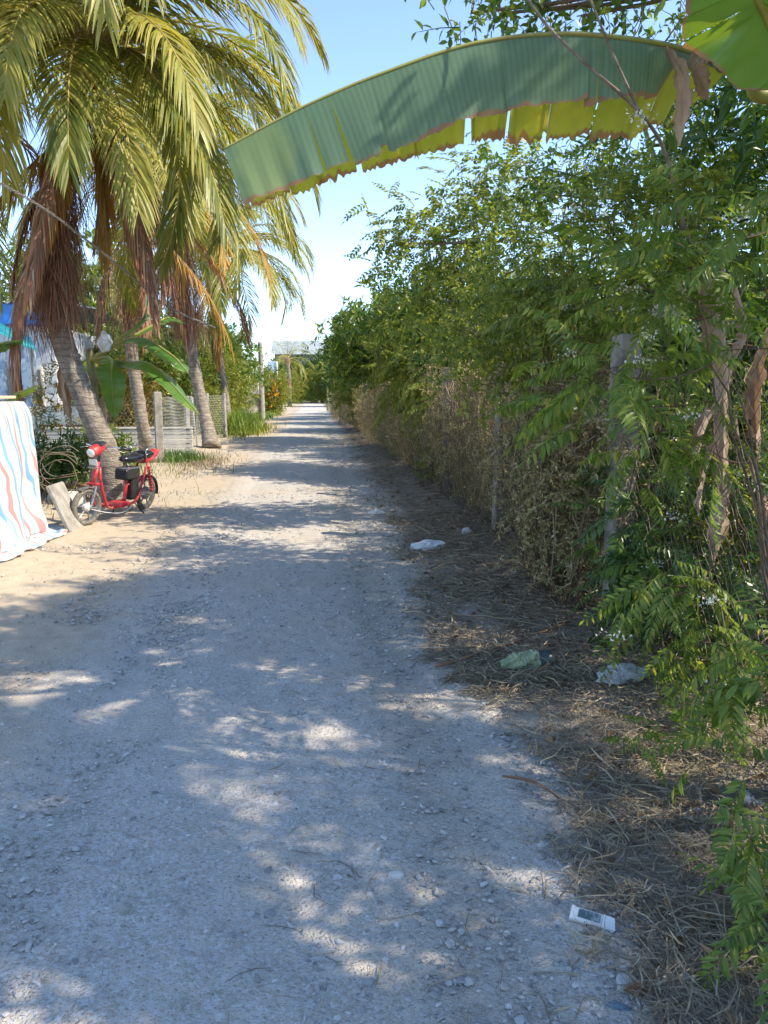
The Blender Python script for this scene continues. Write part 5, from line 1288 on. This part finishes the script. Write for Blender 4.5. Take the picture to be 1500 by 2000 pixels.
# perimeter path
def path(p_):   # p in metres from back-left corner round the far corner and down the road side
    Lb, rc = 1.4, .07
    if p_ < Lb-rc: return np.array([cx0-Lb+p_, cy1]), np.array([0, 1.])
    p2 = p_-(Lb-rc); la = rc*math.pi/2
    if p2 < la: a = p2/rc; return np.array([cx0-rc+rc*math.sin(a), cy1-rc+rc*math.cos(a)]), np.array([math.sin(a), math.cos(a)])
    return np.array([cx0, cy1-rc-(p2-la)]), np.array([1., 0])
ps = np.linspace(0, 3.95, 260); hs = np.concatenate([np.linspace(-.9, 0, 14)[:-1], np.linspace(0, Ht, 46), np.linspace(Ht, Ht+.42, 16)[1:]])
V = np.zeros((len(ps), len(hs), 3)); A = np.zeros_like(V)
for i, p_ in enumerate(ps):
    q, nn = path(p_)
    for j, h in enumerate(hs):
        if h < 0:      # on top, going inwards
            f = -h; pos = q - nn*f*.9; z = Ht + .004 + .01*math.sin(p_*9+f*7) - (.0 if f > .05 else .0); out = 0
            zz = Ht + .006 + .010*math.sin(p_*11+f*5)*min(1, f*4)
            V[i, j] = (*pos, zz)
        else:
            d = min(h, Ht); f = d/Ht
            fold = .055*math.sin(p_*9.5+1.1*math.sin(f*2.5))*f**.8 + .03*math.sin(p_*21+f*3+2*math.sin(p_*3))*f + .018*math.sin(p_*40+5*f)*f
            out = .02 + .05*math.sin(min(1, f*8)*math.pi/2) + .035*f**1.8 + fold + .05*f*float(vnoise(p_, f*2, 2.2, 41))*2
            z = Ht - d
            if h > Ht:
                e = h-Ht; amt = .55 + 1.1*float(vnoise(p_, 0, 1.1, 44)); out += e*amt - e*fold*1.5; z = .015 + .035*abs(math.sin(p_*5+e*11))*(1-e) 
            else: z = max(z, .02+.02*abs(math.sin(p_*7)))
            pos = q + nn*out; V[i, j] = (*pos, z + float(gz(pos[0], pos[1]))*(1 if h > Ht else f))
        A[i, j] = (p_, h, 0)
m = MB(); m.grid(V, 0, A.reshape(-1, 3))
tag(m.build('tarpaulin', M['tarp'], smooth=True, attr=True, loc=(cx0, cy1, 0)), 'white tarpaulin with blue and red stripes draped over the table at the left', 'tarpaulin')

# ================================================================== RED ELECTRIC SCOOTER
fw = gp(168, 1028); WB = 1.27
hd = np.array([-math.sin(R(18)), -math.cos(R(18)), 0.])
base_r = fw - hd*WB; base_r[2] = float(gz(base_r[0], base_r[1]))
leftv = np.array([-hd[1], hd[0], 0]); upv = nrm(np.array([0, 0, 1.]) + leftv*.10)
leftv2 = np.cross(upv, hd)
def S(x, y, z): return base_r + hd*x + leftv2*y*.92 + upv*z*.93
def SS(pts): return [S(*p_) for p_ in pts]
root = thing('electric_scooter', 'red electric scooter bike with black seat parked before the nearest palm', 'scooter', base_r)
Rs = np.stack([hd, leftv2, upv], -1)
WR = .213
def wheel(cx_, steer, name='wheel'):
    Rw = Rs @ rotz(steer)
    c = S(cx_, 0, WR/.93)
    th = np.linspace(0, 2*math.pi, 49)[:-1]
    def ring(m, r, prof, mi=0):
        V = np.array([[c + Rw@np.array([(r+dr)*math.cos(t), dy, (r+dr)*math.sin(t)]) for (dr, dy) in prof] for t in np.append(th, th[0])])
        m.grid(np.concatenate([V, V[:, :1]], 1), mi)
    wroot = thing_part = None
    m = MB(); ring(m, WR-.026, [(.028*math.cos(a), .031*math.sin(a)) for a in np.linspace(0, 2*math.pi, 11)[:-1]]); ty = m.build('wheel', M['tyre'], root, smooth=True)
    m = MB(); ring(m, WR-.054, [(.008, .016), (-.006, .016), (-.006, -.016), (.006, -.016)])
    for k in range(6):
        a = k*math.pi/3+.2; pa = c + Rw@np.array([.03*math.cos(a), 0, .03*math.sin(a)]); pb = c + Rw@np.array([(WR-.047)*math.cos(a), 0, (WR-.047)*math.sin(a)]); m.tube([pa, (pa+pb)/2, pb], [.014, .009, .012], 6)
    m.build('rim', M['metal'], ty, smooth=False)
    m = MB(); m.tube([c - Rw[:, 1]*.045, c - Rw[:, 1]*.02, c + Rw[:, 1]*.02, c + Rw[:, 1]*.045], [.03, .05 if cx_ > .5 else .085, .05 if cx_ > .5 else .085, .03], 16); m.build('hub', M['white_dirty'] if cx_ > .5 else M['metal'], ty, smooth=False)
    return c, Rw
c_f, Rf = wheel(WB, R(-11)); c_r, _ = wheel(0, 0)
def tube_part(name, lists, r, m_, seg=8, parent=None):
    m = MB()
    for pts in lists: m.tube(spline(SS(pts), 14) if len(pts) > 2 else SS(pts), r, seg)
    return m.build(name, m_, parent or root, smooth=True)
tube_part('fork', [[(WB, .055, WR), (WB-.06, .055, .36), (WB-.11, .05, .50)], [(WB, -.055, WR), (WB-.06, -.055, .36), (WB-.11, -.05, .50)]], .014, M['metal'])
m = MB(); m.box(S(WB-.12, 0, .5), (.07, .14, .03), Rs, bev=.008); m.build('fork_crown', M['red'], root)
tube_part('head_tube', [[(WB-.11, 0, .48), (WB-.20, 0, .76)]], .028, M['red'], 12)
tube_part('stem', [[(WB-.19, 0, .74), (WB-.23, 0, .90)]], .018, M['black'], 10)
hb = tube_part('handlebar', [[(WB-.36, .29, .93), (WB-.27, .2, .95), (WB-.235, 0, .92), (WB-.27, -.2, .95), (WB-.36, -.29, .93)]], .011, M['chrome'])
for sg in (-1, 1):
    tube_part('grip', [[(WB-.40, sg*.31, .925), (WB-.29, sg*.23, .945)]], .018, M['black'], parent=hb)
    tube_part('brake_lever', [[(WB-.26, sg*.17, .93), (WB-.22, sg*.22, .92), (WB-.28, sg*.31, .90)]], .005, M['metal'], parent=hb)
# headlight cowl
m = MB(); s_ = np.linspace(0, 1, 10); ax_ = [S(WB-.30+.25*t, 0, .955-.075*t) for t in s_]
rr = np.array([.02, .035, .046, .055, .062, .067, .07, .068, .062, .054]); m.tube(ax_, rr, 18); cw = m.build('headlight_cowl', M['red'], root, smooth=True)
m = MB(); m.tube([S(WB-.055, 0, .882), S(WB-.045, 0, .879), S(WB-.035, 0, .876)], [.050, .048, .03], 18); m.build('headlight', M['lens'], cw, smooth=True)
m = MB(); m.box(S(WB-.21, 0, .985), (.12, .13, .025), Rs @ roty(R(14)), bev=.012); m.build('dash_panel', M['black'], cw)
m = MB(); m.box(S(WB-.10, 0, .765), (.008, .1, .07), Rs @ roty(R(15))); m.build('number_plate', M['plate'], root)
m = MB(); m.box(S(WB-.10, 0, .70), (.03, .12, .025), Rs, bev=.005); m.build('bracket', M['chrome'], root)
# frame
tube_part('down_tube', [[(WB-.19, .03, .70), (WB-.17, .07, .50), (WB-.26, .09, .24), (WB-.34, .09, .17)], [(WB-.19, -.03, .70), (WB-.17, -.07, .50), (WB-.26, -.09, .24), (WB-.34, -.09, .17)]], .017, M['red'])
tube_part('frame_rail', [[(WB-.34, .09, .17), (.62, .1, .165), (.42, .09, .17), (.30, .08, .23), (.24, .07, .32)], [(WB-.34, -.09, .17), (.62, -.1, .165), (.42, -.09, .17), (.30, -.08, .23), (.24, -.07, .32)]], .017, M['red'])
tube_part('seat_tube', [[(.50, 0, .19), (.47, 0, .42), (.44, 0, .64)]], .023, M['red'], 10)
tube_part('cross_brace', [[(.47, 0, .40), (.36, .05, .42), (.24, .06, .48)], [(.47, 0, .40), (.36, -.05, .42), (.24, -.06, .48)]], .014, M['red'])
tube_part('rear_stay', [[(.24, .07, .32), (.17, .075, .52), (.08, .07, .70)], [(.24, -.07, .32), (.17, -.075, .52), (.08, -.07, .70)]], .015, M['red'])
m = MB(); m.box(S(.70, 0, .185), (.36, .2, .02), Rs, bev=.006); m.build('footboard', M['red'], root)
m = MB(); m.box(S(.36, 0, .40), (.16, .13, .38), Rs, bev=.015); m.build('battery', M['black'], root)
m = MB(); m.box(S(.45, 0, .55), (.30, .17, .13), Rs, bev=.015); m.build('storage_box', M['black'], root)
m = MB(); m.box(S(.43, 0, .625), (.31, .175, .012), Rs, bev=.003); m.build('box_lid', M['metal'], root)
tube_part('seat_post', [[(.44, 0, .62), (.42, 0, .72)]], .014, M['chrome'])
# seat: lofted
def loft(secs, name, m_, parent=None):
    m = MB(); V = []
    for (x, w_, z0, z1) in secs:
        ring = []
        for a in np.linspace(0, 2*math.pi, 21)[:-1]:
            ca, sa = math.cos(a), math.sin(a); ring.append(S(x, w_*np.sign(ca)*abs(ca)**.7, (z0+z1)/2 + (z1-z0)/2*np.sign(sa)*abs(sa)**.7))
        V.append(ring)
    V = np.array(V); m.grid(V, wrap=True)
    k = V.shape[1]
    for e, rg in ((0, V[0]), (1, V[-1])):
        m.add(np.vstack([rg, rg.mean(0)]), None, [[i, (i+1) % k, k] for i in range(k)])
    return m.build(name, m_, parent or root, smooth=True)
loft([(.60, .02, .735, .755), (.585, .05, .72, .775), (.52, .075, .70, .785), (.42, .105, .69, .79), (.32, .12, .69, .80), (.25, .12, .70, .81), (.22, .10, .72, .80), (.215, .06, .74, .79)], 'seat', M['blackseat'])
loft([(.19, .10, .73, .79), (.17, .115, .725, .815), (.05, .115, .735, .825), (0, .105, .74, .82), (-.012, .07, .76, .80)], 'rear_seat', M['blackseat'])
tube_part('seat_rail', [[(.21, .12, .72), (.22, .12, .85), (.10, .12, .88), (-.06, .11, .84)], [(.21, -.12, .72), (.22, -.12, .85), (.10, -.12, .88), (-.06, -.11, .84)]], .008, M['chrome'])
loft([(.17, .09, .66, .735), (.05, .10, .665, .745), (-.10, .09, .72, .80), (-.22, .055, .78, .83), (-.25, .03, .79, .82)], 'tail_cowl', M['red'])
m = MB(); m.box(S(-.235, 0, .79), (.02, .07, .035), Rs, bev=.005); m.build('tail_light', M['lens'], root)
# shock absorbers (springs)
for sg in (-1, 1):
    a_, b_ = np.array([.10, sg*.09, .62]), np.array([-.01, sg*.09, .26]); n = 90; t = np.linspace(0, 1, n)
    ctrl = a_[None]*(1-t[:, None]) + b_[None]*t[:, None]; ang = t*2*math.pi*9
    d_ = nrm(b_-a_); e1 = nrm(np.cross(d_, [0, 1., 0])); pts = ctrl + .026*(np.cos(ang)[:, None]*e1 + np.sin(ang)[:, None]*np.array([0, 1., 0]))
    m = MB(); m.tube([S(*q) for q in pts], .007, 5); sp_ = m.build('shock_absorber', M['red'], root, smooth=True)
    tube_part('rod', [[tuple(a_), tuple(b_)]], .012, M['red'], parent=sp_)
tube_part('swingarm', [[(.26, .07, .24), (.0, .08, WR)], [(.26, -.07, .24), (.0, -.08, WR)]], .014, M['metal'])
m = MB(); m.box(S(.10, .055, .24), (.2, .02, .06), Rs, bev=.008); m.build('chain_guard', M['metal'], root)
# mudguards
def guard(c, r, a0, a1, w_, Rw, name):
    V = []
    for a in np.linspace(a0, a1, 16):
        V.append([c + Rw@np.array([(r - .012*abs(u)**2)*math.cos(a), u*w_, (r-.012*abs(u)**2)*math.sin(a)]) for u in np.linspace(-1, 1, 5)])
    m = MB(); m.grid(np.array(V)); return m.build(name, M['metal'] if name == 'front_mudguard' else M['black'], root, smooth=True)
guard(c_f, WR+.022, R(60), R(150), .04, Rf, 'front_mudguard'); guard(c_r, WR+.03, R(55), R(190), .05, Rs, 'rear_mudguard')
tube_part('kickstand', [[(.55, -.09, .16), (.50, -.16, .02), (.46, -.20, .005)]], .008, M['black'])
tube_part('kickstand', [[(.40, .09, .16), (.32, .2, .01), (.22, .24, -.005), (.2, .20, -.005)]], .008, M['black'])
tube_part('brake_cable', [[(WB-.27, .15, .93), (WB-.12, .1, .74), (WB-.1, .05, .55), (WB, .05, .26)], [(WB-.27, -.15, .93), (WB-.1, -.12, .8), (WB-.14, -.06, .6), (.8, -.09, .2), (.2, -.06, .22)]], .0035, M['cable'], 5)
tube_part('exposed_cable', [[(WB, .04, WR), (1.0, .11, .13), (.7, .13, .09), (.45, .1, .14)]], .004, M['whitebag'], 5)
tube_part('pedal_crank', [[(.52, .12, .17), (.52, .17, .10), (.52, .22, .10)], [(.52, -.12, .17), (.58, -.17, .24), (.58, -.22, .24)]], .008, M['metal'])
# small coconut/leaf debris on shoulder
for o in bpy.data.objects:
    if '_o' in o: del o['_o']
